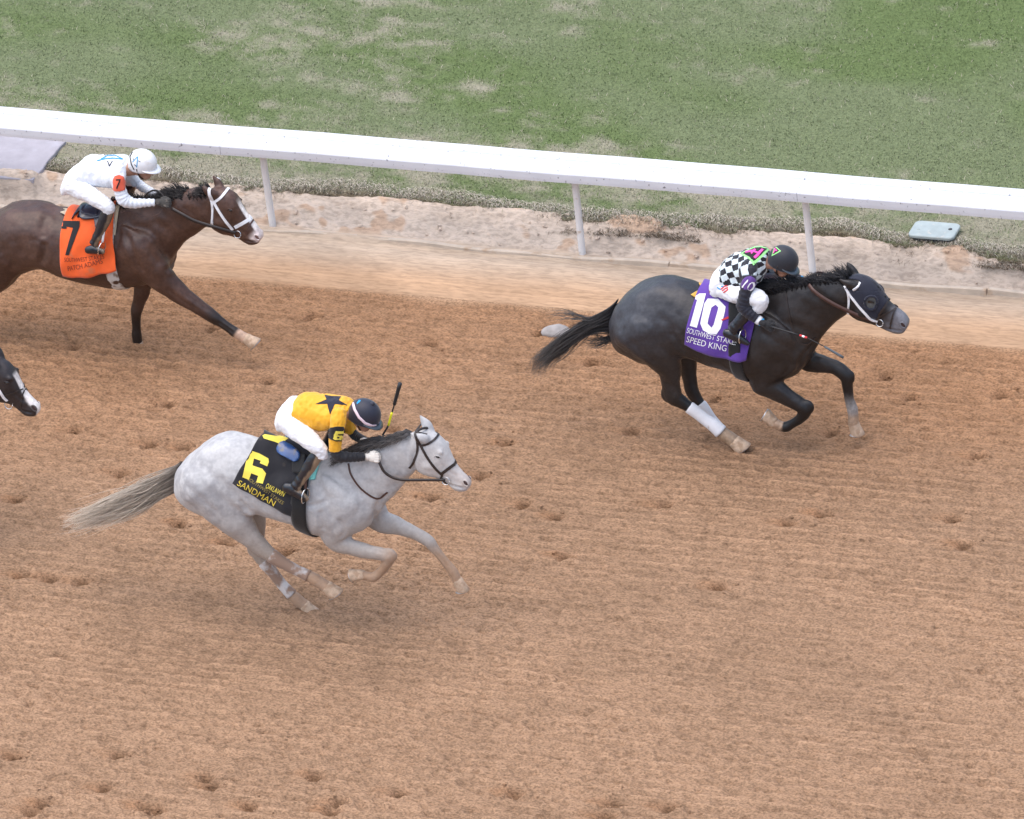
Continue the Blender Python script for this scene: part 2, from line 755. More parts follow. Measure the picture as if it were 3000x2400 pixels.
H = harrow * (0.0085 * clod * (0.6 + 0.4 * soft) + 0.0006 * mid + 0.0034 * line1 + 0.0022 * line2 + 0.0008 * lump) + 0.003 * big
rph = GY / 0.118 + 0.20 * field(NY, NX, 30, 160, 21) + 0.045 * field(NY, NX, 5, 10, 22)
rowz = 0.72 - np.abs(np.sin(math.pi * rph)) ** 0.6
ramp = np.clip(0.65 + 0.35 * field(NY, NX, 12, 60, 23), 0.1, 1.2)
H += harrow * 0.018 * rowz * ramp
H += (1 - harrow) * (0.0012 * clod + 0.0016 * mid + 0.003 * lump + 0.0012 * line2)
# packed margin, the low lip along the rail posts and the rough bank behind it
H += 0.028 * smoothstep(1.7, 2.45, GY)
lip = np.exp(-((GY - 2.555 - 0.012 * wav[None, :]) / 0.028) ** 2)
H += 0.042 * lip * (0.8 + 0.2 * np.tanh(lump)) - 0.012 * np.exp(-((GY - 2.47) / 0.04) ** 2)
bank = smoothstep(2.60, 2.68, GY)
H += bank * (0.010 * lump + 0.004 * mid + 0.003 * clod + 0.012 * big) + 0.12 * smoothstep(2.62, 3.08, GY)
H += 0.115 * smoothstep(-5.58, -5.74, GX) * smoothstep(2.74, 2.86, GY) * (1 - 0.9 * smoothstep(2.9, 3.1, GY))
PRINTS = [(1860, 790), (1910, 835), (1745, 910), (150, 730), (440, 690), (650, 665), (1010, 1000), (1095, 1060), (1165, 1085), (1325, 905), (1392, 1060),
          (1652, 1100), (1727, 1080), (2000, 1090), (2022, 1145), (1505, 1232), (1183, 1170), (372, 1100), (380, 940), (100, 1215), (40, 1210), (165, 1222),
          (250, 995), (312, 935), (22, 1590), (243, 1588), (425, 1637), (440, 1652), (212, 1658), (84, 1690), (62, 1708), (300, 1695), (322, 1702), (520, 1697),
          (655, 1632), (705, 1688), (690, 1706), (832, 1668), (1076, 1668), (1268, 1718), (1500, 836), (1060, 930), (560, 800), (350, 850), (150, 905), (820, 900),
          (905, 1045), (1240, 760), (1400, 1700), (30, 1050), (1285, 1690), (900, 720), (1130, 700), (2100, 830), (2050, 960), (470, 1140), (600, 1160)]
WET = np.zeros_like(H)
SCOOP_SHADE = np.zeros_like(H)
for i_, (px_, py_) in enumerate(PRINTS):
    c_ = on_plane(px_ * 1.3915, py_ * 1.3915, 2, 0.0)
    if c_[1] > 1.55:
        continue
    jx = (c_[0] + 0.38 * c_[1] + 5.8) / GS
    jy = (c_[1] + 8.0) / GS
    x0, x1, y0, y1 = int(jx - 22), int(jx + 22), int(jy - 18), int(jy + 18)
    if x1 < 2 or y1 < 2 or x0 > NX - 2 or y0 > NY - 2:
        continue
    sl_ = (slice(max(y0, 0), max(y1, 0)), slice(max(x0, 0), max(x1, 0)))
    a_ = (GX[sl_] - c_[0]) / (0.085 + 0.02 * random.random())
    b_ = (GY[sl_] - c_[1]) / (0.06 + 0.015 * random.random())
    q_ = a_ * a_ + b_ * b_
    dep = 0.05 + 0.03 * random.random()
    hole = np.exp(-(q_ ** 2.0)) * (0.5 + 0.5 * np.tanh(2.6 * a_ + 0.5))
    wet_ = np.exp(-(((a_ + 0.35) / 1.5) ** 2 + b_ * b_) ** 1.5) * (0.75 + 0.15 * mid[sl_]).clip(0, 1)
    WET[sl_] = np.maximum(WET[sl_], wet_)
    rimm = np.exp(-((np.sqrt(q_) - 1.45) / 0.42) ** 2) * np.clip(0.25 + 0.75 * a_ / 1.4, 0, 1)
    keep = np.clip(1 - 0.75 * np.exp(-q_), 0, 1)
    SCOOP_SHADE[sl_] = np.maximum(SCOOP_SHADE[sl_], hole)
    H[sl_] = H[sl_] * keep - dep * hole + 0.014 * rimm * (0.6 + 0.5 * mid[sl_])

gcol = np.empty((NY, NX, 3))
warm = smoothstep(-2.5, 1.2, GY + 0.5 * big)[..., None]
c_dry = np.array([0.312, 0.194, 0.119])
c_moist = np.array([0.306, 0.172, 0.095])
gcol[:] = c_dry * (1 - warm) + c_moist * warm
gcol *= (1 + 0.06 * np.tanh(big) + 0.04 * np.tanh(lump) + 0.07 * clod.clip(-2, 2) + 0.26 * rowz * ramp)[..., None]  # row crests lightened, hollows darkened: relief shading painted into the colour
c_sand = np.array([0.43, 0.34, 0.26])
c_pack = np.array([0.38, 0.248, 0.155])
zs = smoothstep(1.85, 2.5, GY + 0.1 * big)[..., None]
sandc = c_pack * (1 - zs) + c_sand * zs
sandc = sandc * (1 + 0.06 * np.tanh(lump) + 0.05 * line2.clip(-2, 2) * 0.6)[..., None]
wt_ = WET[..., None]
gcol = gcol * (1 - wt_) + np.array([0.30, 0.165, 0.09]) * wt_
gcol = gcol * (1 - 0.5 * smoothstep(0.3, 0.9, SCOOP_SHADE))[..., None]  # shadowed wall of each hoofprint painted darker, over the damp soil tint
hz_ = harrow[..., None]
gcol = gcol * hz_ + sandc * (1 - hz_)
c_clay = np.array([0.52, 0.425, 0.345])
bk = bank[..., None]
gcol = gcol * (1 - bk) + (c_clay * (1 + 0.10 * np.tanh(lump) + 0.05 * np.tanh(mid))[..., None]) * bk
lp_ = (0.6 * lip)[..., None]
gcol = gcol * (1 - lp_) + np.array([0.46, 0.375, 0.30]) * lp_
bur = smoothstep(1.2, 1.9, lump + 0.6 * mid)[..., None] * bk
gcol = gcol * (1 - 0.5 * bur) + 0.5 * bur * np.array([0.40, 0.22, 0.11])

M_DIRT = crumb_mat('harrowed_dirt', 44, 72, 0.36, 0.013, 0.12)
M_SAND = crumb_mat('packed_sand', 9, 40, 0.14, 0.004, 0.10)
M_BANK = crumb_mat('pale_clay', 15, 26, 0.18, 0.014, 0.03)
gV = np.stack([GX, GY, H], -1)


def ground_rows(name, r0, r1, m):
    r1 = min(r1, NY - 1)
    V = gV[r0:r1 + 1].reshape(-1, 3)
    n = r1 - r0
    idx = np.arange((n + 1) * NX).reshape(n + 1, NX)
    F = np.stack([idx[:-1, :-1], idx[:-1, 1:], idx[1:, 1:], idx[1:, :-1]], -1).reshape(-1, 4)
    return structure(mk(name, V, F, m, cols=gcol[r0:r1 + 1].reshape(-1, 3)))


def row(y):
    return int(round((y + 8.0) / GS))


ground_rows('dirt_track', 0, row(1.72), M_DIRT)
ground_rows('track_margin', row(1.72), row(2.62), M_SAND)
ground_rows('rail_bank', row(2.62), NY - 1, M_BANK)

# the far ground on every side of the part in view
M_FAR = mat('dirt_far', (0.36, 0.23, 0.15), rough=0.95, var=0.16, vscale=30, bump=0.012, bscale=45, spec=0.15)
structure(mk('ground', [(-400, -400, -0.07), (400, -400, -0.07), (400, 3.2, -0.07), (-400, 3.2, -0.07)], [[0, 1, 2, 3]], M_FAR))

# infield turf: soil sheet with the patchy colours, then the blades
TS = 0.045
tny, tnx = int(6.9 / TS), int(17.0 / TS)
ty = np.linspace(2.96, 9.8, tny)
txs = np.linspace(-8.5, 8.5, tnx)
TXS, TY = np.meshgrid(txs, ty)
TX = TXS - 0.30 * TY
t_big = field(tny, tnx, 11, 19, 31)
t_mid = field(tny, tnx, 4, 8, 32)
t_sm = field(tny, tnx, 1.5, 2.5, 33)
t_hue = field(tny, tnx, 7, 14, 35)
t_h = 0.155 + 0.008 * field(tny, tnx, 8, 8, 34) + 0.004 * t_sm
edge_wob = 0.045 * field(4, tnx, 1, 7, 36)[1] + 0.025 * field(4, tnx, 1, 2, 38)[1]
t_h -= 0.10 * smoothstep(0.10, -0.06, TY - 3.02 - edge_wob[None, :])
t_fine = field(tny, tnx, 0.7, 1.0, 37)
straw = 0.45 * t_big + 0.42 * t_mid + 0.45 * t_sm + 0.45 * t_fine + 2.1 * smoothstep(4.9, 3.0, TY) - 1.05
straw += 0.4 * np.exp(-(((TX + 2.6) / 1.7) ** 2 + ((TY - 4.7) / 1.3) ** 2)) - 0.9 * smoothstep(0.4, 2.4, TX) * smoothstep(3.2, 4.2, TY)
straw = smoothstep(-0.9, 2.1, straw)
C_GRN = np.array([0.140, 0.190, 0.076])
C_GRN2 = np.array([0.180, 0.216, 0.114])
C_STR = np.array([0.335, 0.315, 0.235])
hue = smoothstep(-1, 1, t_hue)[..., None]
tcol = (C_GRN * (1 - hue) + C_GRN2 * hue)
tcol = tcol * (1 - straw[..., None]) + C_STR * straw[..., None]
rim_ = smoothstep(0.12, 0.0, TY - 3.02 - edge_wob[None, :])[..., None]
soil = tcol * 0.85 * (1 - rim_) + np.array([0.20, 0.15, 0.10]) * rim_
idx = np.arange(tny * tnx).reshape(tny, tnx)
M_TURF = mat('turf_soil', (0.2, 0.2, 0.1), rough=1.0, var=0.25, vscale=40, bump=0.02, bscale=60, spec=0.1, vcol=True)
structure(mk('infield_turf', np.stack([TX, TY, t_h], -1).reshape(-1, 3),
             np.stack([idx[:-1, :-1], idx[:-1, 1:], idx[1:, 1:], idx[1:, :-1]], -1).reshape(-1, 4), M_TURF, cols=soil.reshape(-1, 3)))
M_FARG = mat('turf_far', (0.12, 0.19, 0.085), rough=1.0, var=0.3, vscale=6, bump=0.03, bscale=30, spec=0.1)
structure(mk('infield', [(-400, 9.75, 0.12), (400, 9.75, 0.12), (400, 500, 0.12), (-400, 500, 0.12)], [[0, 1, 2, 3]], M_FARG))
structure(mk('infield', [(-400, 3.0, 0.05), (-9.2, 3.0, 0.05), (-9.2, 9.75, 0.05), (-400, 9.75, 0.05)], [[0, 1, 2, 3]], M_FARG))
structure(mk('infield', [(5.4, 3.0, 0.05), (400, 3.0, 0.05), (400, 9.75, 0.05), (5.4, 9.75, 0.05)], [[0, 1, 2, 3]], M_FARG))


def blades(n, seed, ylo, yhi, xlo, xhi, hmin, hmax, wid, lean, colf, edge=False):
    g = np.random.default_rng(seed)
    y = ylo + (yhi - ylo) * g.random(n)
    xs = xlo + (xhi - xlo) * g.random(n)
    iy = np.clip((y - 2.96) / (9.8 - 2.96) * (tny - 1), 0, tny - 1).astype(int)
    ix = np.clip((xs + 8.5) / 17.0 * (tnx - 1), 0, tnx - 1).astype(int)
    if edge:
        y = y + edge_wob[ix]
        iy = np.clip((y - 2.96) / (9.8 - 2.96) * (tny - 1), 0, tny - 1).astype(int)
    x = xs - 0.30 * y
    z = np.maximum(t_h[iy, ix], 0.05) - 0.01
    h = hmin + (hmax - hmin) * g.random(n) ** 1.5
    an = g.random(n) * 2 * math.pi
    ln = h * (0.25 + lean * g.random(n))
    lx, ly = np.cos(an) * ln, np.sin(an) * ln
    if edge:
        ly = -np.abs(ly) * 0.9 - 0.3 * h
    wx, wy = -np.sin(an) * wid, np.cos(an) * wid
    hid = (x < -5.68) & (y < 3.62)
    z = np.where(hid, 0.02, z)
    h = np.where(hid, 0.01, h)
    B = np.stack([x, y, z], -1)
    V = np.empty((n, 5, 3))
    V[:, 0] = B + np.stack([wx, wy, 0 * x], -1)
    V[:, 1] = B - np.stack([wx, wy, 0 * x], -1)
    M_ = B + np.stack([lx * 0.45, ly * 0.45, h * 0.62], -1)
    V[:, 2] = M_ - np.stack([wx, wy, 0 * x], -1) * 0.8
    V[:, 3] = M_ + np.stack([wx, wy, 0 * x], -1) * 0.8
    V[:, 4] = B + np.stack([lx, ly, h * (0.95 if not edge else 0.45)], -1)
    c = colf(iy, ix, g)
    cols = np.repeat(c[:, None, :], 5, 1)
    i0 = np.arange(n)[:, None] * 5
    F = np.concatenate([i0 + [0, 1, 2], i0 + [0, 2, 3], i0 + [3, 2, 4]])
    return V.reshape(-1, 3), F, cols.reshape(-1, 3)


def turf_col(iy, ix, g):
    n = len(iy)
    s = straw[iy, ix]
    dead = g.random(n) < (0.05 + 0.80 * s)
    hh = np.clip(hue[iy, ix, 0] + 0.25 * g.standard_normal(n), 0, 1)[:, None]
    c = C_GRN * (1 - hh) + C_GRN2 * hh
    c = np.where(dead[:, None], C_STR * (0.85 + 0.25 * g.random(n))[:, None], c)
    return c * (0.86 + 0.28 * g.random(n))[:, None]


def dead_col(iy, ix, g):
    n = len(iy)
    yy = ty[iy] - edge_wob[ix] + 0.05 * g.standard_normal(n)
    k_ = smoothstep(3.04, 3.18, yy)[:, None]
    c = np.array([0.54, 0.49, 0.41]) * k_ + np.array([0.13, 0.098, 0.066]) * (1 - k_)
    gr = (g.random(n) < 0.14 * k_[:, 0])[:, None]
    c = np.where(gr, C_GRN2 * 1.1, c)
    return c * (0.7 + 0.6 * g.random(n))[:, None]


M_BLADE = mat('grass_blade', (0.1, 0.2, 0.1), rough=0.9, var=0.1, vscale=20, spec=0.05, vcol=True)
V_, F_, c_ = blades(230000, 41, 3.08, 9.7, -6.6, 6.6, 0.014, 0.038, 0.0034, 1.4, turf_col)
o_ = mk('grass', V_, F_, M_BLADE, cols=c_, smooth=False)
o_['kind'] = 'stuff'
tag(o_, 'patchy green and straw coloured short grass of the infield behind the white rail', 'grass')
V_, F_, c_ = blades(46000, 42, 2.94, 3.30, -7.0, 7.0, 0.02, 0.075, 0.0024, 1.6, dead_col, edge=True)
o_ = mk('dead_grass', V_, F_, M_BLADE, cols=c_, smooth=False)
o_['kind'] = 'stuff'
tag(o_, 'dry brown grass fringe hanging over the clay bank below the rail', 'dry grass')
# loose clods on the bank and dirt
cv, cc = [], []
g_ = np.random.default_rng(5)
for i_ in range(190):
    onb = i_ < 90
    y_ = 2.66 + 0.35 * g_.random() if onb else -7.5 + 9.0 * g_.random()
    xs_ = -5.6 + 11.2 * g_.random()
    iy_, ix_ = min(int((y_ + 8) / GS), NY - 1), int((xs_ + 5.8) / GS)
    s_ = (0.006 + 0.012 * g_.random() ** 2) * (1.3 if onb else 0.9)
    v_, f_ = ellipsoid((xs_ - 0.38 * y_, y_, H[iy_, ix_] + s_ * 0.4), (0, 0, s_ * 0.7), (s_, 0, 0), (0, s_ * 0.8, 0), 4, 6)
    v_ = v_ + 0.25 * s_ * g_.standard_normal(v_.shape)
    cc.append(np.repeat((gcol[iy_, ix_] * (1.0 + 0.3 * g_.random()))[None], len(v_), 0))
    cv.append((v_, f_))
for px_, py_ in PRINTS:
    c_ = on_plane(px_ * 1.3915, py_ * 1.3915, 2, 0.0)
    for q_ in range(7):
        x_, y_ = c_[0] + g_.normal(0.07, 0.11), c_[1] + g_.normal(0, 0.07)
        xs_ = x_ + 0.38 * y_
        if abs(xs_) > 5.7 or y_ > 1.55 or y_ < -7.9:
            continue
        iy_, ix_ = min(int((y_ + 8) / GS), NY - 1), min(int((xs_ + 5.8) / GS), NX - 1)
        s_ = 0.006 + 0.012 * g_.random() ** 2
        v_, f_ = ellipsoid((x_, y_, H[iy_, ix_] + s_ * 0.4), (0, 0, s_ * 0.75), (s_, 0, 0), (0, s_ * 0.8, 0), 4, 6)
        v_ = v_ + 0.25 * s_ * g_.standard_normal(v_.shape)
        cc.append(np.repeat((gcol[iy_, ix_] * (0.8 + 0.4 * g_.random()))[None], len(v_), 0))
        cv.append((v_, f_))
v_, f_ = merge(cv)
o_ = mk('dirt_clods', v_, f_, M_BANK, cols=np.vstack(cc), smooth=False)
o_['kind'] = 'stuff'
tag(o_, 'small loose clods of dirt scattered over the track and bank', 'clods')

# ------------------------------------------------------------------ the running rail
M_RAIL = mat('rail_white', (0.64, 0.66, 0.70), rough=0.45, var=0.05, vscale=6, bump=0.0012, bscale=12, dirt=(0.13, 0.13, 0.14, 30.0, 0.635))
M_POST = mat('post_white', (0.72, 0.72, 0.72), rough=0.5, var=0.06, vscale=14, dirt=(0.5, 0.42, 0.34, 12.0, 0.60))
rail = thing('running_rail', 'long white racetrack rail with wide flat cover on round posts', 'rail', (0, 2.6, 0))
prof = [(2.480, 0.822), (2.478, 0.850), (2.479, 0.902), (2.484, 0.911), (2.494, 0.915), (2.60, 0.922), (2.688, 0.9275), (2.692, 0.9175), (2.704, 0.9175),
        (2.708, 0.9295), (2.76, 0.933), (2.815, 0.934), (2.827, 0.930), (2.832, 0.920), (2.832, 0.872), (2.812, 0.872), (2.812, 0.910), (2.70, 0.905),
        (2.52, 0.893), (2.502, 0.885), (2.498, 0.822)]
joints = [-14.39, -8.99, -3.585, 1.815, 7.2, 12.6]
for a_, b_ in zip(joints[:-1], joints[1:]):
    n_ = 13
    rr_ = []
    for x_ in np.linspace(a_ + 0.002, b_ - 0.002, n_):
        w_ = 0.0022 * math.sin(x_ * 1.9) + 0.0015 * math.sin(x_ * 4.3 + 1)
        rr_.append([(x_, y_ + w_ * 0.6, z_ + w_) for y_, z_ in prof])
    v_, f_ = rings_to_mesh(np.array(rr_)[:, ::-1])
    o_ = mk('rail_cover', v_, f_, M_RAIL, rail, smooth=False)
for x_ in (-12.0, -9.1, -6.25, -3.25, -0.30, 1.83, 4.75, 7.7, 10.6):
    zz = np.linspace(-0.12, 0.905, 14)
    P_ = [(x_ + 0.003 * math.sin(3 * z_ + x_), 2.64 + 0.004 * math.sin(2 * z_ + x_), z_) for z_ in zz]
    v_, f_ = tube(P_, 0.0315, 18)
    p_ = mk('post', v_, f_, M_POST, rail)
    v_, f_ = tube([(x_, 2.64, 0.855), (x_, 2.64, 0.905)], 0.042, 18)
    mk('collar', v_, f_, M_POST, p_)

# the half buried edging board the posts stand behind
M_KERB = mat('edging_pale', (0.50, 0.42, 0.34), rough=0.9, var=0.14, vscale=9, bump=0.004, bscale=30, dirt=(0.38, 0.26, 0.17, 5.0, 0.58))
kx_ = [-14.0, -11.1, -8.2, -5.35, -2.4, 0.55, 3.45, 6.3, 9.2, 12.0]
for a_, b_ in zip(kx_[:-1], kx_[1:]):
    rr_ = []
    y0_, dz_ = 2.545 + 0.008 * random.uniform(-1, 1), random.uniform(-0.006, 0.006)
    for x_ in np.linspace(a_ + 0.006, b_ - 0.006, 40):
        s_ = 0.010 * math.sin(x_ * 2.3) + 0.006 * math.sin(x_ * 6.1) + dz_
        yy_ = y0_ + 0.006 * math.sin(x_ * 1.7)
        rr_.append([(x_, yy_ - 0.02, -0.05), (x_, yy_ - 0.02, 0.064 + s_), (x_, yy_ - 0.014, 0.070 + s_), (x_, yy_ + 0.016, 0.071 + s_), (x_, yy_ + 0.022, 0.064 + s_), (x_, yy_ + 0.022, -0.05)])
    v_, f_ = rings_to_mesh(np.array(rr_))
    structure(mk('kerb', v_, f_, M_KERB, smooth=False))

# ------------------------------------------------------------------ utility box, slab and block by the rail
M_LID = mat('lid_grey', (0.36, 0.42, 0.42), rough=0.5, var=0.12, vscale=12, dirt=(0.55, 0.52, 0.46, 16.0, 0.60))
M_BOX = mat('box_black', (0.045, 0.048, 0.055), rough=0.6, var=0.3, vscale=20, dirt=(0.30, 0.22, 0.16, 18.0, 0.58))


def rounded_rect(x0, x1, y0, y1, r, z, n=6):
    pts = []
    for cx, cy, a0 in ((x1 - r, y1 - r, 0), (x0 + r, y1 - r, 90), (x0 + r, y0 + r, 180), (x1 - r, y0 + r, 270)):
        for i in range(n + 1):
            a = math.radians(a0 + 90 * i / n)
            pts.append((cx + r * math.cos(a), cy + r * math.sin(a), z))
    return pts


ub = thing('utility_box', 'low utility box with pale blue grey rounded lid and dark sides at the grass edge', 'utility box', (2.77, 3.25, 0.1))
v_, f_ = rings_to_mesh(np.array([rounded_rect(2.59 + d_, 2.945 - d_, 3.135 + d_, 3.36 - d_, 0.035, z_) for d_, z_ in ((0.0, 0.02), (0.004, 0.10), (0.006, 0.192))]))
mk('box_body', v_, f_, M_BOX, ub)
v_, f_ = rings_to_mesh(np.array([rounded_rect(2.56 + d_, 2.975 - d_, 3.11 + d_, 3.385 - d_, 0.055, z_) for d_, z_ in
                                 ((0.006, 0.190), (0.0, 0.195), (0.0, 0.212), (0.004, 0.218), (0.012, 0.2205), (0.03, 0.219))]))
ld = mk('lid', v_, f_, M_LID, ub, smooth=False)
v_, f_ = tube([(2.905, 3.27, 0.217), (2.905, 3.27, 0.2215)], 0.018, 16)
mk('bolt', v_, f_, M_BOX, ld)
for c_ in (2.63,):
    v_, f_ = tube([(c_, 3.22, 0.217), (c_, 3.22, 0.2215)], 0.012, 14)
    mk('bolt', v_, f_, M_LID, ld)

M_SLAB = mat('slab_lilac', (0.36, 0.34, 0.375), rough=0.75, var=0.12, vscale=7, bump=0.003, bscale=40, dirt=(0.40, 0.385, 0.43, 6.0, 0.55))
rr_ = []
for z_, d_ in ((0.150, 0.0), (0.180, 0.0), (0.186, 0.006)):
    P_ = []
    for i in range(80):
        t_ = i / 80 * 4
        s_, q_ = int(t_), t_ - int(t_)
        c4 = [(-8.3, 2.845), (-5.68, 2.845), (-5.68, 3.60), (-8.3, 3.60)]
        a_, b_ = c4[s_], c4[(s_ + 1) % 4]
        x_, y_ = a_[0] + (b_[0] - a_[0]) * q_, a_[1] + (b_[1] - a_[1]) * q_
        wv = 0.006 * math.sin(y_ * 9) + 0.004 * math.sin(y_ * 23)
        P_.append((x_ - d_ * (1 if s_ == 1 else 0) + (wv if x_ > -5.8 else 0), y_ + d_ * (1 if s_ == 0 else -1 if s_ == 2 else 0), z_))
    rr_.append(P_)
v_, f_ = rings_to_mesh(np.array(rr_))
tag(mk('paving_slab', v_, f_, M_SLAB, smooth=False), 'flat pale lilac slab lying across the bank under the white rail', 'slab')

M_BLOCK = mat('pale_lump', (0.31, 0.29, 0.28), rough=0.95, var=0.2, vscale=16, bump=0.006, bscale=45, spec=0.1)
v_, f_ = ellipsoid((-0.085, 1.33, 0.0), (0, 0, 0.058), (0.118, 0.02, 0), (-0.015, 0.085, 0), 14, 26)
v_ = v_ + 0.05 * (v_ - [-0.085, 1.33, 0.0]) * 6 * (vnoise(v_, 16, 3) - 0.5)[:, None]
tag(mk('pale_lump', v_, f_, M_BLOCK), 'small pale lump on the dirt behind the black horse\'s tail', 'lump')

# ------------------------------------------------------------------ horses
E_T = (0.10, 2.2, 0.0)


def seg_param(P, C):
    """nearest point on a polyline: distance and 0..1 position"""
    best = np.full(len(P), 1e9)
    par = np.zeros(len(P))
    n = len(C) - 1
    for i in range(n):
        a, b = C[i], C[i + 1]
        d = b - a
        t = np.clip(((P - a) @ d) / max(d @ d, 1e-9), 0, 1)
        q = np.linalg.norm(P - (a + t[:, None] * d), axis=1)
        k_ = q < best
        best[k_] = q[k_]
        par[k_] = (i + t[k_]) / n
    return best, par


def mixc(a, b, t):
    t = np.asarray(t)[:, None]
    return a * (1 - t) + b * t


def hoof_mesh(c, ax, fwd, r=0.062, h=0.085):
    """ax: from coronet to sole; fwd: towards the toe"""
    ax = unit(ax)
    fwd = unit(np.asarray(fwd) - (np.asarray(fwd) @ ax) * ax)
    sd_ = np.cross(ax, fwd)
    rings = []
    for t, rr, sh in ((-0.35, 0.70, -0.05), (-0.15, 0.82, -0.02), (0.0, 0.86, 0.0), (0.12, 0.85, 0.05), (0.55, 0.95, 0.20), (0.97, 1.06, 0.36), (1.0, 1.04, 0.36), (1.0, 0.80, 0.33), (0.93, 0.5, 0.25)):
        th = np.linspace(0, 2 * math.pi, 22, endpoint=False)
        rx = np.where(np.cos(th) > 0, 1.12, 0.86)
        rings.append(c + ax * h * t + fwd * sh * r + np.outer(np.cos(th) * rx, fwd) * r * rr + np.outer(np.sin(th), sd_) * r * rr * 0.92)
    return rings_to_mesh(np.array(rings))


def carve(G, T, line, wdt, dep, bv):
    """press a soft groove (dep > 0) or raise a ridge (dep < 0) along a traced line, on both sides of the animal"""
    Nn = normals_of(G['V'], G['F'])
    P = catmull(np.array(line, float), 9)
    H_ = [cast(bv, *T.full(*p))[0] for p in P]
    H_ = np.array([h for h in H_ if h is not None])
    if len(H_) < 3:
        return
    for sgn in (1, -1):
        L = H_.copy()
        if sgn < 0:
            L[:, 1] = 2 * T.y0 - L[:, 1]
        d, p = seg_param(G['V'], L)
        fade = smoothstep(0, 0.18, p) * smoothstep(1, 0.82, p)
        amt = 0.95 * dep * fade * (np.exp(-(d / (1.2 * wdt)) ** 2) - 0.35 * np.exp(-((d - 2.4 * wdt) / (1.2 * wdt)) ** 2))
        G['V'] = G['V'] - Nn * amt[:, None]


def build_horse(D):
    T = D['T']
    parts = []
    tr, trC, trU, trB = outline_loft(T, D['trunk'])
    nk, nkC, nkU, _ = outline_loft(T, D['neck'])
    hd, hdC, hdU, hdB = outline_loft(T, D['head'], n=4)
    parts += [tr, nk, hd]
    legs = {}
    for nm, pts in D['legs'].items():
        m_, C_, r_ = limb(T, pts)
        parts.append(m_)
        legs[nm] = (C_, r_)
    for pts in D['muscles']:
        m_, C_, r_ = limb(T, pts, ratio=0.5, n=6, taper=True)
        parts.append(m_)
    for pts in D['ears']:
        m_, C_, r_ = limb(T, pts, ratio=0.7, n=3, nseg=12)
        parts.append(m_)
    # brow bones, cheek plates and nostril flares
    for u, v, lat, r in D['bumps']:
        for sgn in (-1, 1):
            c = T.P(u, v, -lat)
            c[1] = T.y0 + sgn * lat
            parts.append(ellipsoid(c, (r, 0, 0), (0, r * 0.55, 0), (0, 0, r * 0.8), 8, 12))
    V, F = fuse(parts, 0.0105, 4)
    G = dict(V=V, F=F, trC=trC, trU=trU, trB=trB, nkC=nkC, nkU=nkU, hdC=hdC, hdU=hdU, legs=legs)
    keep = np.zeros(len(V))
    for nm in legs:
        keep = np.maximum(keep, leg_mask(G, nm, 0.26, 0.42))
    d, p, _ = head_param(G)
    keep = np.maximum(keep, smoothstep(0.24, 0.15, d) * smoothstep(0.0, 0.18, p))
    G['V'] = relax(V, F, 1 - 0.93 * keep, 20)
    Nn = normals_of(G['V'], F)
    G['V'] = G['V'] + Nn * (((fbm(G['V'], 6.5, 51, 2) - 0.5) * 0.030) * (1 - keep) + (fbm(G['V'], 22, 55, 2) - 0.5) * 0.005)[:, None]
    bv = bvh_of(G['V'], G['F'])
    for line, wdt, dep in D['grooves']:
        carve(G, T, line, wdt, dep, bv)
    return G


def leg_mask(G, nm, t0, t1, pad=0.045):
    """1 on the leg beyond position t0 (soft to t1)"""
    C, r = G['legs'][nm]
    d, p = seg_param(G['V'], C)
    rr = np.interp(p, np.linspace(0, 1, len(r)), r)
    return smoothstep(t0, t1, p) * smoothstep(rr + pad, rr + pad * 0.4, d)


def head_param(G):
    d, p = seg_param(G['V'], G['hdC'])
    n = len(G['hdC'])
    i = np.clip((p * (n - 1)).astype(int), 0, n - 1)
    U = G['hdU'][i]
    ul = np.linalg.norm(U, axis=1)
    dors = ((G['V'] - G['hdC'][i]) * U).sum(1) / (ul * ul)
    return d, p, dors


# --- the three traced horses: outlines (top px, bottom px, half width)
def st(*rows):
    return [(r[0], r[1], r[2], r[3] if len(r) > 3 else (0.08, 2.15, 0.0)) for r in rows]


HIP = (0.04, 2.2, 0.06)
WIT = (0.22, 2.1, 0.0)
BEL = (0.10, 2.2, 0.0)
HEAD = (-0.06, 2.5, 0.0)
JAW = (0.10, 2.5, 0.0)

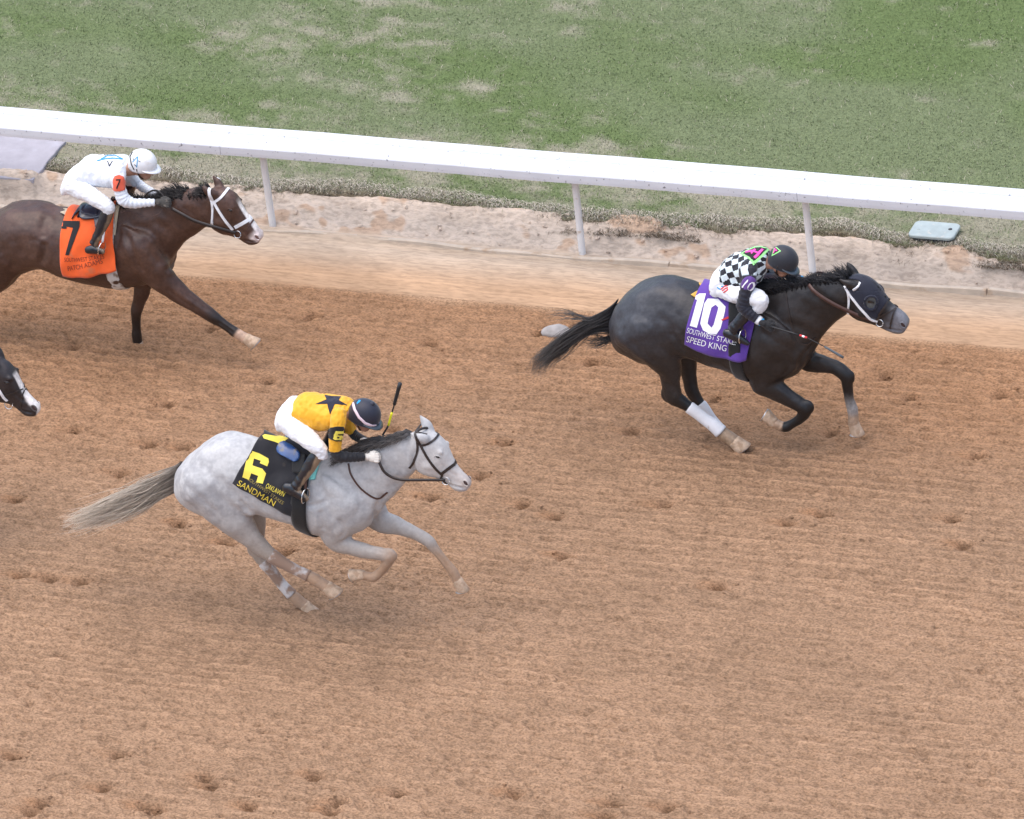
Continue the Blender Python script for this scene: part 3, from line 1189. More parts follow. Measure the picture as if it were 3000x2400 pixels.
T6 = Trace(200, 1080, 0.5566, -3.45)
D6 = dict(
    T=T6,
    trunk=st(((574, 530), (582, 600), .07), ((592, 480), (605, 672), .17, HIP), ((645, 428), (690, 738), .245, HIP), ((740, 358), (790, 775), .28, HIP), ((850, 333), (900, 757), .285, HIP),
             ((960, 358), (1010, 770), .275, HIP), ((1060, 395), (1110, 792), .285, BEL), ((1180, 425), (1210, 820), .29, BEL), ((1300, 440), (1310, 860), .28, WIT),
             ((1400, 440), (1420, 880), .25, WIT), ((1480, 485), (1520, 876), .225, WIT), ((1560, 555), (1590, 842), .18), ((1622, 640), (1632, 770), .11)),
    neck=st(((1370, 470), (1530, 840), .16), ((1440, 455), (1640, 760), .145), ((1530, 425), (1672, 703), .12), ((1610, 388), (1722, 660), .105), ((1690, 358), (1772, 605), .095),
            ((1760, 338), (1825, 540), .088), ((1800, 345), (1850, 500), .07)),
    head=st(((1775, 345), (1790, 470), .07), ((1860, 322), (1822, 500), .088, HEAD), ((1940, 346), (1846, 540), .100, HEAD), ((1992, 400), (1890, 564), .100, HEAD), ((2022, 462), (1938, 574), .078, HEAD),
            ((2050, 512), (1976, 592), .062, HEAD), ((2082, 548), (2004, 614), .056, HEAD), ((2108, 572), (2032, 638), .058, HEAD), ((2124, 598), (2068, 645), .054, HEAD), ((2121, 618), (2092, 641), .042)),
    legs=dict(
        near_hind=[(740, 600, -.12, 170, .75), (840, 740, -.15, 120, .7), (905, 830, -.15, 82, .7), (965, 895, -.14, 58, .7), (1040, 962, -.13, 42, .75), (1100, 1005, -.125, 32, .8), (1170, 1045, -.12, 26, .8),
                   (1245, 1082, -.12, 26, .8), (1292, 1106, -.12, 33, .9), (1335, 1132, -.12, 31, .95), (1362, 1150, -.12, 34, 1)],
        far_hind=[(860, 640, .12, 150, .7), (960, 770, .14, 80, .7), (985, 860, .14, 50, .75), (985, 930, .13, 42, .75), (1015, 1000, .13, 34, .8), (1070, 1065, .12, 27, .8), (1120, 1130, .12, 25, .8),
                  (1168, 1182, .12, 27, .85), (1200, 1212, .12, 33, .9), (1228, 1234, .12, 30, 1), (1245, 1248, .12, 32, 1)],
        near_fore=[(1440, 700, -.15, 110, .6), (1400, 830, -.15, 92, .62), (1408, 900, -.14, 66, .7), (1480, 935, -.13, 50, .75), (1570, 962, -.12, 39, .8), (1640, 975, -.12, 36, .85), (1688, 993, -.12, 34, .9),
                   (1668, 1040, -.12, 27, .85), (1638, 1075, -.12, 24, .85), (1606, 1098, -.12, 27, .9), (1572, 1092, -.12, 22, .95), (1548, 1088, -.12, 27, 1)],
        far_fore=[(1560, 700, .14, 100, .6), (1640, 800, .14, 66, .65), (1740, 832, .13, 48, .75), (1830, 868, .13, 38, .8), (1895, 908, .12, 33, .85), (1925, 945, .12, 27, .85), (1965, 995, .12, 23, .85),
                  (2005, 1043, .12, 25, .85), (2025, 1070, .12, 27, .9), (2040, 1096, .12, 25, 1), (2048, 1116, .12, 28, 1)]),
    muscles=[[(1330, 560, -.17, 36), (1420, 680, -.185, 56), (1520, 770, -.155, 55)], [(1340, 700, -.21, 60), (1380, 800, -.19, 55)], [(960, 700, -.22, 60), (930, 770, -.2, 55)],
             [(620, 560, -.13, 60), (720, 700, -.17, 70)], [(1060, 965, -.13, 26), (1015, 958, -.13, 32), (975, 915, -.135, 22)], [(1010, 985, .13, 26), (965, 960, .13, 26), (950, 915, .135, 18)], [(1640, 960, -.12, 30), (1695, 985, -.12, 38), (1700, 1020, -.12, 26)]],
    ears=[[(1905, 330, .06, 26), (1885, 295, .065, 27), (1862, 260, .07, 20), (1848, 238, .07, 7)], [(1880, 372, -.075, 26), (1845, 362, -.085, 26), (1815, 348, -.09, 15), (1796, 336, -.09, 6)]],
    grooves=[([(1240, 725), (1310, 715), (1375, 690)], .016, .008), ([(1325, 740), (1330, 800), (1345, 860)], .02, .012), ([(1665, 650), (1625, 730), (1605, 830)], .022, .012), ([(900, 690), (930, 725), (965, 775)], .02, .014),
             ([(1430, 560), (1530, 640), (1630, 690)], .03, .008), ([(760, 560), (860, 640), (930, 710)], .03, .008), ([(600, 600), (700, 690), (800, 770)], .025, .007), ([(1420, 780), (1450, 850), (1430, 900)], .018, .008),
             ([(1830, 420), (1815, 500), (1835, 540)], .016, .008), ([(1995, 604), (2040, 621), (2088, 631)], .008, .011), ([(1560, 940), (1630, 960), (1670, 975)], .010, .005), ([(1930, 960), (1970, 1010), (2000, 1050)], .008, .005), ([(1960, 500), (2010, 545), (2060, 575)], .012, .005), ([(1010, 560), (1030, 650), (1060, 730)], .02, .003), ([(1690, 420), (1760, 520), (1700, 640)], .03, .006)],
    bumps=[(1956, 442, .074, .030), (1900, 505, .070, .075), (2090, 602, .040, .026)])
G6 = build_horse(D6)

T10 = Trace(1540, 680, 0.538, -0.17)
D10 = dict(
    T=T10,
    trunk=st(((464, 470), (472, 560), .08), ((498, 372), (508, 630), .18, HIP), ((560, 300), (590, 680), .25, HIP), ((650, 255), (690, 715), .28, HIP), ((760, 235), (800, 695), .285, HIP), ((870, 250), (900, 690), .275, HIP),
             ((980, 290), (1010, 724), .285, BEL), ((1100, 315), (1120, 757), .29, BEL), ((1210, 318), (1220, 790), .28, WIT), ((1310, 318), (1340, 812), .25, WIT), ((1400, 345), (1440, 798), .225, WIT),
             ((1490, 430), (1520, 755), .18), ((1555, 530), (1560, 680), .11)),
    neck=st(((1280, 320), (1460, 780), .165), ((1360, 305), (1572, 640), .148), ((1450, 280), (1612, 572), .125), ((1540, 258), (1662, 522), .11), ((1630, 245), (1718, 478), .10), ((1710, 245), (1765, 440), .09), ((1745, 262), (1790, 410), .07)),
    head=st(((1720, 255), (1735, 410), .07), ((1795, 234), (1768, 450), .09, HEAD), ((1860, 246), (1800, 477), .102, HEAD), ((1915, 287), (1848, 493), .102, HEAD), ((1955, 342), (1897, 506), .08, HEAD),
            ((1992, 386), (1935, 522), .064, HEAD), ((2032, 416), (1972, 540), .058, HEAD), ((2066, 442), (2010, 553), .060, HEAD), ((2090, 476), (2045, 555), .054, HEAD), ((2089, 502), (2062, 546), .042)),
    legs=dict(
        near_hind=[(650, 520, -.12, 180, .72), (730, 650, -.15, 115, .7), (780, 750, -.15, 68, .7), (792, 830, -.14, 54, .72), (805, 892, -.14, 50, .72), (855, 930, -.13, 36, .78), (910, 968, -.125, 30, .8), (975, 1018, -.12, 29, .8),
                   (1030, 1058, -.12, 33, .85), (1072, 1094, -.12, 36, .9), (1110, 1120, -.12, 36, .95), (1136, 1140, -.12, 37, 1)],
        far_hind=[(760, 540, .12, 150, .7), (870, 690, .14, 60, .75), (890, 780, .14, 44, .75), (905, 860, .13, 40, .75), (935, 915, .13, 32, .8), (975, 965, .12, 27, .8), (1012, 1020, .12, 26, .8), (1045, 1065, .12, 31, .9),
                  (1068, 1098, .12, 31, .95), (1080, 1120, .12, 33, 1)],
        near_fore=[(1350, 600, -.15, 120, .6), (1310, 740, -.15, 98, .62), (1290, 810, -.14, 72, .7), (1350, 850, -.13, 64, .72), (1425, 900, -.125, 48, .78), (1485, 935, -.12, 42, .82), (1524, 968, -.12, 38, .9),
                   (1495, 1015, -.12, 30, .85), (1455, 1042, -.12, 26, .85), (1412, 1062, -.12, 30, .9), (1378, 1048, -.12, 24, .95), (1348, 1036, -.12, 30, 1)],
        far_fore=[(1470, 620, .14, 100, .6), (1540, 700, .14, 58, .68), (1620, 718, .13, 50, .75), (1690, 738, .13, 42, .8), (1745, 785, .12, 38, .85), (1752, 840, .12, 30, .85), (1762, 905, .12, 27, .85), (1778, 962, .12, 31, .9),
                  (1784, 1005, .12, 29, 1), (1785, 1045, .12, 32, 1)]),
    muscles=[[(1260, 430, -.17, 36), (1370, 560, -.185, 62), (1450, 670, -.155, 60)], [(1260, 600, -.22, 60), (1290, 720, -.19, 58)], [(830, 610, -.21, 60), (815, 670, -.19, 50)], [(520, 480, -.13, 60), (620, 620, -.17, 75)], [(850, 905, -.14, 30), (780, 895, -.14, 38), (750, 840, -.145, 26)], [(1480, 930, -.12, 34), (1530, 955, -.12, 42), (1535, 995, -.12, 28)], [(1720, 740, .12, 34), (1752, 790, .12, 42), (1755, 840, .12, 28)]],
    ears=[[(1800, 240, .06, 24), (1778, 212, .065, 26), (1760, 182, .07, 18), (1748, 158, .07, 6)], [(1790, 292, -.075, 24), (1755, 282, -.085, 24), (1725, 268, -.09, 14), (1706, 256, -.09, 6)]],
    grooves=[([(1195, 560), (1205, 680), (1225, 780)], .022, .012), ([(1585, 590), (1510, 680), (1480, 760)], .02, .012), ([(790, 540), (830, 600), (865, 665)], .022, .014), ([(700, 450), (770, 490), (815, 560)], .03, .008),
             ([(540, 560), (640, 660), (720, 720)], .025, .008), ([(1400, 480), (1500, 520), (1590, 570)], .03, .008), ([(1400, 640), (1440, 720), (1400, 790)], .02, .009), ([(1360, 820), (1430, 870), (1490, 920)], .014, .005),
             ([(1765, 330), (1755, 420), (1775, 470)], .016, .009), ([(1945, 522), (2000, 533), (2055, 540)], .008, .011), ([(1748, 850), (1758, 905), (1772, 955)], .008, .005), ([(1885, 410), (1940, 470), (2000, 510)], .012, .005), ([(1540, 320), (1640, 420), (1600, 520)], .03, .007)],
    bumps=[(1886, 362, .076, .032), (1828, 436, .070, .08), (2056, 508, .040, .028)])
G10 = build_horse(D10)

T7 = Trace(0, 400, 0.38264, 0.40)
G7 = build_horse(dict(
    T=T7,
    trunk=st(((-215, 830), (-205, 930), .08), ((-190, 690), (-170, 1060), .18, HIP), ((-110, 605), (-80, 1130), .25, HIP), ((30, 527), (60, 1110), .28, HIP), ((180, 492), (220, 1040), .285, HIP), ((330, 492), (360, 1020), .275, HIP),
             ((480, 530), (510, 1078), .285, BEL), ((640, 555), (660, 1118), .29, BEL), ((800, 545), (820, 1142), .28, WIT), ((940, 515), (980, 1155), .25, WIT), ((1060, 530), (1110, 1150), .225, WIT),
             ((1200, 650), (1230, 1110), .18), ((1322, 810), (1322, 1040), .11)),
    neck=st(((860, 520), (1190, 1080), .165), ((1000, 500), (1345, 905), .148), ((1130, 482), (1420, 812), .125), ((1270, 452), (1492, 755), .11), ((1400, 420), (1562, 712), .10), ((1520, 398), (1622, 670), .09), ((1580, 415), (1650, 620), .07)),
    head=st(((1560, 410), (1580, 620), .07), ((1665, 386), (1625, 700), .09, HEAD), ((1750, 402), (1690, 742), .102, HEAD), ((1812, 450), (1748, 760), .102, HEAD), ((1852, 522), (1792, 773), .08, HEAD), ((1888, 582), (1838, 792), .064, HEAD),
            ((1932, 634), (1874, 815), .058, HEAD), ((1976, 692), (1920, 832), .060, HEAD), ((2014, 745), (1965, 826), .054, HEAD), ((2014, 768), (1988, 806), .042)),
    legs=dict(
        near_fore=[(1050, 850, -.15, 170, .6), (1150, 990, -.15, 140, .6), (1240, 1095, -.14, 108, .65), (1350, 1185, -.13, 84, .72), (1470, 1268, -.125, 66, .78), (1580, 1345, -.12, 56, .84), (1640, 1388, -.12, 50, .88),
                   (1695, 1425, -.12, 40, .85), (1755, 1468, -.12, 38, .85), (1805, 1502, -.12, 42, .9), (1850, 1530, -.12, 40, .95), (1885, 1550, -.12, 44, 1)],
        far_fore=[(1150, 950, .14, 140, .6), (1095, 1120, .14, 78, .7), (1082, 1200, .13, 68, .74), (1062, 1270, .13, 54, .8), (1046, 1330, .12, 47, .86), (1042, 1390, .12, 38, .85), (1044, 1460, .12, 35, .85),
                  (1046, 1520, .12, 40, .9), (1050, 1555, .12, 38, 1), (1056, 1585, .12, 40, 1)],
        near_hind=[(0, 880, -.12, 240, .75), (-60, 1040, -.15, 170, .7), (-140, 1150, -.15, 110, .7), (-250, 1260, -.14, 75, .72), (-340, 1330, -.13, 58, .76), (-400, 1420, -.12, 44, .8), (-440, 1510, -.12, 37, .8),
                   (-480, 1590, -.12, 44, .9), (-470, 1630, -.12, 40, 1), (-455, 1660, -.12, 42, 1)],
        far_hind=[(30, 880, .12, 230, .75), (0, 1030, .14, 150, .7), (-70, 1140, .14, 90, .72), (-200, 1230, .14, 65, .75), (-320, 1290, .13, 55, .78), (-420, 1340, .12, 42, .8), (-500, 1390, .12, 37, .8),
                  (-560, 1430, .12, 44, .9), (-590, 1460, .12, 40, 1), (-610, 1480, .12, 42, 1)]),
    muscles=[[(920, 680, -.17, 50), (1060, 830, -.185, 90), (1170, 960, -.155, 88)], [(960, 860, -.21, 85), (1010, 1010, -.19, 80)], [(300, 900, -.21, 80), (250, 960, -.19, 70)], [(-140, 850, -.13, 80), (0, 1000, -.17, 100)]],
    ears=[[(1690, 395, .06, 34), (1668, 355, .065, 34), (1645, 320, .07, 24), (1628, 292, .07, 8)], [(1640, 450, -.075, 34), (1600, 425, -.085, 34), (1570, 400, -.09, 22), (1548, 378, -.09, 8)]],
    grooves=[([(955, 700), (1005, 850), (1060, 980), (1110, 1060)], .022, .012), ([(1095, 760), (1160, 900), (1235, 1000)], .022, .010), ([(340, 800), (335, 900), (300, 990)], .025, .015), ([(1365, 870), (1340, 960), (1260, 1040)], .02, .010),
             ([(350, 600), (330, 700), (335, 790)], .03, .010), ([(1250, 1150), (1400, 1260), (1540, 1350)], .016, .006), ([(1160, 640), (1290, 720), (1380, 820)], .03, .008), ([(1630, 520), (1615, 620), (1640, 700)], .018, .010), ([(1850, 788), (1905, 803), (1970, 808)], .008, .011), ([(1660, 1412), (1740, 1470), (1800, 1512)], .009, .006), ([(1420, 1200), (1520, 1280), (1610, 1345)], .012, .006),
             ([(1770, 620), (1830, 700), (1890, 760)], .012, .006), ([(420, 700), (440, 850), (480, 980)], .02, .003), ([(1380, 540), (1480, 600), (1540, 680)], .03, .007)],
    bumps=[(1770, 546, .076, .032), (1698, 650, .070, .08), (1968, 760, .040, .028)]))

# --- coats
DIRTC = np.array([0.34, 0.215, 0.135])


def ground_dust(V, hi=0.45):
    return smoothstep(hi, 0.02, V[:, 2])


def paint_grey(G):
    V = G['V']
    n1, n2 = fbm(V, 9, 3), fbm(V, 26, 8)
    base = np.array([0.475, 0.472, 0.472])
    dap = np.array([0.325, 0.323, 0.335])
    rear = smoothstep(0.4, -1.2, V[:, 0] - T6.P(1000, 600)[0])
    c = mixc(np.tile(base, (len(V), 1)), np.tile(dap, (len(V), 1)), smoothstep(0.42, 0.66, 0.5 * n1 + 0.5 * n2) * (0.55 + 0.45 * rear))
    low = smoothstep(1.25, 0.55, V[:, 2]) * 0.85
    c = mixc(c, np.tile([0.345, 0.275, 0.215], (len(V), 1)), low)
    for nm in G['legs']:
        m_ = leg_mask(G, nm, 0.40, 0.62) * (0.6 + 0.6 * n2)
        c = mixc(c, np.tile([0.38, 0.24, 0.15], (len(V), 1)), np.clip(m_, 0, 0.95))
    d, p, dors = head_param(G)
    hm = smoothstep(0.22, 0.14, d)
    c = mixc(c, np.tile([0.56, 0.535, 0.515], (len(V), 1)), hm * smoothstep(0.1, 0.3, p) * 0.8)
    c = mixc(c, np.tile([0.42, 0.31, 0.25], (len(V), 1)), hm * smoothstep(0.3, 0.8, p) * smoothstep(-0.2, 0.7, dors) * 0.55 * (0.4 + n1))
    c = mixc(c, np.tile([0.26, 0.235, 0.255], (len(V), 1)), hm * smoothstep(0.72, 0.92, p) * smoothstep(0.55, -0.3, dors) * 0.8)
    return c


def paint_dark(G, base, leg, sheenc, blaze=0.0, muzzle=None, socks=(), star=None):
    V = G['V']
    n1, n2 = fbm(V, 7, 13), fbm(V, 24, 18)
    c = np.tile(np.array(base), (len(V), 1)) * (0.8 + 0.4 * n1)[:, None]
    c = mixc(c, np.tile(np.array(sheenc), (len(V), 1)), smoothstep(0.4, 0.7, n1) * 0.6)
    for nm in G['legs']:
        m_ = leg_mask(G, nm, 0.30, 0.60)
        c = mixc(c, np.tile(np.array(leg), (len(V), 1)), m_)
    for nm, t0, t1, cc_, amt in socks:
        m_ = leg_mask(G, nm, t0, t1) * np.clip(0.55 + 0.9 * n2, 0, 1) * amt
        c = mixc(c, np.tile(np.array(cc_), (len(V), 1)), np.clip(m_, 0, 1))
    d, p, dors = head_param(G)
    hm = smoothstep(0.20, 0.13, d)
    lat = np.abs(V[:, 1] - G['hdC'][0][1])
    if muzzle is not None:
        c = mixc(c, np.tile(np.array(muzzle), (len(V), 1)), hm * smoothstep(0.50, 0.74, p + 0.10 * (n1 - 0.5)) * (0.7 + 0.5 * n2))
    if blaze:
        wv = 0.5 + 0.5 * np.sin(p * 9 + 1.0)
        bl = hm * smoothstep(0.28, 0.32, p) * smoothstep(blaze + 0.012 * wv + 0.005, blaze - 0.006 + 0.012 * wv, lat) * smoothstep(0.15, 0.35, dors)
        c = mixc(c, np.tile([0.78, 0.72, 0.68], (len(V), 1)), np.clip(bl, 0, 1))
    return c


M_COAT = mat('coat_pale', (0.6, 0.6, 0.62), rough=0.6, var=0.10, vscale=45, bump=0.002, bscale=170, spec=0.3, sheen=0.1, vcol=True)
M_COATD = mat('coat_dark', (0.05, 0.045, 0.045), rough=0.36, var=0.25, vscale=38, bump=0.0028, bscale=140, spec=0.42, sheen=0.0, vcol=True)
M_HOOF = mat('hoof', (0.50, 0.36, 0.25), rough=0.75, var=0.25, vscale=30, bump=0.002, bscale=120, dirt=(0.38, 0.25, 0.16, 20, 0.5))
M_SHOE = mat('horseshoe', (0.55, 0.55, 0.56), rough=0.35, metal=1.0, var=0.2)
M_EYE = mat('eye', (0.012, 0.009, 0.008), rough=0.08, var=0.1, coat=0.6)
M_NOST = mat('nostril', (0.055, 0.028, 0.026), rough=0.6, var=0.2)
M_NOSTP = mat('nostril_pink', (0.20, 0.105, 0.085), rough=0.6, var=0.2)
M_LEATH = mat('leather_dark', (0.028, 0.020, 0.018), rough=0.45, var=0.25, vscale=40, bump=0.0008, bscale=150)
M_LEATHB = mat('leather_brown', (0.075, 0.036, 0.028), rough=0.5, var=0.25, vscale=40, bump=0.0008, bscale=150)
M_WHITEL = mat('strap_white', (0.78, 0.78, 0.80), rough=0.45, var=0.05, vscale=30, dirt=(0.45, 0.33, 0.25, 25.0, 0.66))
M_METAL = mat('bit_metal', (0.72, 0.72, 0.72), rough=0.22, metal=1.0, var=0.1)
M_HAIR = mat('hair', (0.05, 0.05, 0.05), rough=0.5, var=0.15, vscale=30, spec=0.4, vcol=True)


def finish_horse(G, T, name_base, label, cols, coat, eyes, nost, hooves, nostmat=None):
    base = (float(T.P(*D_BASE[label])[0]), T.y0, 0.0)
    h = thing('horse', label, 'horse', base, 'racehorses galloping along the dirt track')
    mk('body', G['V'], G['F'], coat, h, cols=cols)
    bv = bvh_of(G['V'], G['F'])
    G['bvh'] = bv
    mirror = T.y0
    # eyes
    hit, nn = cast(bv, *T.full(*eyes[:2]))
    ex, ez = unit(T.P(eyes[0] + 10, eyes[1] + eyes[2]) - T.P(eyes[0], eyes[1])), None
    ez = np.cross(ex, YH)
    for sgn in (1, -1):
        c = hit.copy()
        if sgn < 0:
            c[1] = 2 * mirror - c[1]
        v, f = ellipsoid(c + YH * sgn * 0.006, ex * 0.021, YH * 0.014, ez * 0.0125, 10, 14)
        mk('eye', v, f, M_EYE, h)
        lid = []
        for a_ in np.linspace(-0.2, math.pi + 0.2, 12):
            lid.append(c + ex * 0.026 * math.cos(a_) + ez * 0.016 * abs(math.sin(a_)) * np.sign(math.sin(a_) + 1e-6) - YH * sgn * 0.005)
        mk('eyelid', *tube(lid, 0.0045, 8), coat, h, cols=np.tile(cols[np.argmin(((G['V'] - hit) ** 2).sum(1))] * 0.8, (12 * 8 + 2, 1)))
    # nostrils
    hit, nn = cast(bv, *T.full(*nost[:2]))
    tv = unit(T.P(nost[0] + math.cos(nost[2]) * 10, nost[1] + math.sin(nost[2]) * 10) - T.P(nost[0], nost[1]))
    for sgn in (1, -1):
        c, n_ = hit.copy(), nn.copy()
        if sgn < 0:
            c[1] = 2 * mirror - c[1] - 0.012
            n_[1] = -n_[1]
            c = c - n_ * 0.004 - tv * 0.006
        t1 = unit(tv - (tv @ n_) * n_)
        t2 = np.cross(n_, t1)
        v, f = ellipsoid(c - n_ * 0.004, t1 * 0.026, t2 * 0.015, n_ * 0.008, 10, 14)
        mk('nostril', v, f, nostmat or M_NOST, h)
        if sgn < 0:
            continue
        rm = [c + t1 * 0.029 * math.cos(a_) + t2 * 0.018 * math.sin(a_) + n_ * 0.002 for a_ in np.linspace(0, 2 * math.pi, 20)]
        near = np.argmin(((G['V'] - c) ** 2).sum(1))
        v, f = tube(rm, 0.006, 8)
        mk('nostril_rim', v, f, coat, h, cols=np.tile(cols[near], (len(v), 1)))
    # hooves
    for nm, (du, dv), (fu, fv), sc in hooves:
        C, r = G['legs'][nm]
        lat = C[-1][1] - T.y0
        a = C[-1].copy()
        o_px = T.P(1000, 600, lat)
        ax = T.P(1000 + du, 600 + dv, lat) - o_px
        fw = T.P(1000 + fu, 600 + fv, lat) - o_px
        v, f = hoof_mesh(a + unit(ax) * 0.005, ax, fw, r[-1] * 1.05 * sc, 0.085)
        hf = mk('hoof', v, f, M_HOOF, h)
        ax, fw = unit(ax), unit(fw - (fw @ unit(ax)) * unit(ax))
        sd_ = np.cross(ax, fw)
        rr_ = r[-1] * 1.05 * sc
        arc = [a + ax * 0.092 + fw * rr_ * (0.28 + 0.98 * math.cos(t)) + sd_ * rr_ * 0.86 * math.sin(t) for t in np.linspace(-2.4, 2.4, 18)]
        mk('horseshoe', *tube(arc, 0.0075, 8), M_SHOE, hf)
    return h, bv


D_BASE = {}
L6 = 'pale grey horse in a black number 6 cloth galloping over open dirt'
L10 = 'black grey horse with purple number 10 cloth and dark eye hood leading by the rail'
L7 = 'dark bay horse with white blaze and orange number 7 cloth galloping beside the rail'
L4 = 'dark horse with broad white blaze following the pale grey horse'
D_BASE = {L6: (1000, 1000), L10: (950, 1000), L7: (700, 1200), L4: (1000, 1000)}
c6 = paint_grey(G6)
H6, B6 = finish_horse(G6, T6, 'grey', L6, c6, M_COAT, (1945, 466, 2), (2092, 603, 0.9),
                      [('near_hind', (8, 10), (10, -2), 1.2), ('far_hind', (6, 10), (10, -1), 1.2), ('near_fore', (-10, 3), (-3, -10), 1.2), ('far_fore', (3, 10), (9, 2), 1.2)])
c10 = paint_dark(G10, (0.021, 0.0178, 0.0175), (0.009, 0.0088, 0.010), (0.036, 0.031, 0.0305), muzzle=(0.17, 0.17, 0.19),
                 socks=[('far_fore', 0.58, 0.78, (0.42, 0.39, 0.37), 0.75), ('far_fore', 0.78, 0.9, (0.42, 0.28, 0.18), 0.9), ('near_fore', 0.82, 0.88, (0.45, 0.30, 0.2), 1.0),
                        ('near_hind', 0.76, 0.84, (0.36, 0.25, 0.165), 1.0), ('far_hind', 0.80, 0.88, (0.36, 0.25, 0.165), 1.0)])
V_ = G10['V']
rear_ = smoothstep(0.35, -0.55, V_[:, 0] - T10.P(900, 500)[0]) * smoothstep(0.9, 1.4, V_[:, 2] + 0.25 * fbm(V_, 5, 77))
c10 = mixc(c10, np.tile([0.054, 0.058, 0.070], (len(V_), 1)) * (0.7 + 0.6 * fbm(V_, 16, 78))[:, None], 0.85 * rear_)  # lighter grey croup, with bluish sky sheen painted into the coat
H10, B10 = finish_horse(G10, T10, 'black', L10, c10, M_COATD, (1880, 382, 2), (2055, 506, 0.9),
                        [('near_hind', (7, 10), (10, -1), 1.22), ('far_hind', (6, 10), (10, -1), 1.2), ('near_fore', (-10, -6), (6, -10), 1.2), ('far_fore', (1, 10), (8, 6), 1.15)])
c7 = paint_dark(G7, (0.068, 0.034, 0.024), (0.020, 0.0138, 0.0115), (0.105, 0.056, 0.040), blaze=0.028,
                socks=[('near_fore', 0.80, 0.85, (0.50, 0.33, 0.23), 1.0)])
d_, p_, do_ = head_param(G7)
c7 = mixc(c7, np.tile([0.62, 0.52, 0.49], (len(c7), 1)), smoothstep(0.2, 0.13, d_) * smoothstep(0.68, 0.78, p_) * smoothstep(-0.25, 0.1, do_))
H7, B7 = finish_horse(G7, T7, 'bay', L7, c7, M_COATD, (1764, 566, 2), (1968, 772, 0.8),
                      [('near_fore', (9, 8), (9, -4), 1.18), ('far_fore', (3, 10), (9, 0), 1.15), ('near_hind', (-2, 10), (9, 3), 1.0), ('far_hind', (-8, 6), (5, 8), 1.0)], M_NOSTP)

# the fourth horse: only its head reaches into the picture
mz6 = T6.P(2122, 580)
mz4 = on_plane(118, 1184, 2, mz6[2] - 0.05)
SH4 = mz4 - mz6


class Shifted(Trace):
    """the pale grey horse's tracing moved bodily along the track by a ground vector"""
    def P(s, u, v, lat=0.0):
        return T6.P(u, v, lat) + SH4

    def full(s, u, v):
        q = project(T6.P(u, v, -0.1) + SH4)
        return float(q[0]), float(q[1])


T4 = Shifted(0, 0, 0.5566, T6.y0 + SH4[1])
D4 = dict(D6)
D4['T'] = T4
D4['legs'] = dict(D6['legs'])
D4['legs']['far_fore'] = [(1540, 700, .14, 100, .6), (1520, 830, .14, 72, .65), (1500, 920, .13, 50, .75), (1480, 1000, .13, 40, .8), (1465, 1060, .12, 34, .85), (1450, 1120, .12, 27, .85),
                          (1430, 1190, .12, 24, .85), (1412, 1250, .12, 28, .9), (1420, 1285, .12, 25, 1), (1428, 1305, .12, 27, 1)]
G4 = build_horse(D4)
c4_ = paint_dark(G4, (0.026, 0.020, 0.021), (0.012, 0.011, 0.011), (0.034, 0.028, 0.029), blaze=0.036)
H4, B4 = finish_horse(G4, T4, 'dark', L4, c4_, M_COATD, (1945, 466, 2), (2092, 603, 0.9),
                      [('near_hind', (8, 10), (10, -2), 1.2), ('far_hind', (6, 10), (10, -1), 1.2), ('near_fore', (-10, 3), (-3, -10), 1.2), ('far_fore', (3, 10), (9, 2), 1.2)])

# ------------------------------------------------------------------ tails and manes
def guide(T, pts, lat, n=8):
    return catmull(np.array([T.P(p[0], p[1], (lat if np.isscalar(lat) else lat[i])) for i, p in enumerate(pts)]), n)


def hair(name, parts, c_root, c_tip, parent, power=1.0):
    V, F, T_, n = [], [], [], 0
    for v, f, t in parts:
        V.append(v)
        F.append(f + n)
        T_.append(t)
        n += len(v)
    V, F, T_ = np.vstack(V), np.vstack(F), np.concatenate(T_)
    k_ = np.clip(T_, 0, 1)[:, None] ** power
    g = np.repeat(0.7 + 0.6 * np.random.default_rng(len(V)).random(len(V) // 3), 3)[:, None]
    per = np.repeat(g[::42], 42, 0)[:len(V)]
    return mk(name, V, F, M_HAIR, parent, cols=(np.array(c_root) * (1 - k_) + np.array(c_tip) * k_) * per)


def same(a, b):
    n = max(len(a), len(b))
    f = lambda A: np.stack([np.interp(np.linspace(0, 1, n), np.linspace(0, 1, len(A)), A[:, d]) for d in range(3)], -1)
    return f(a), f(b)


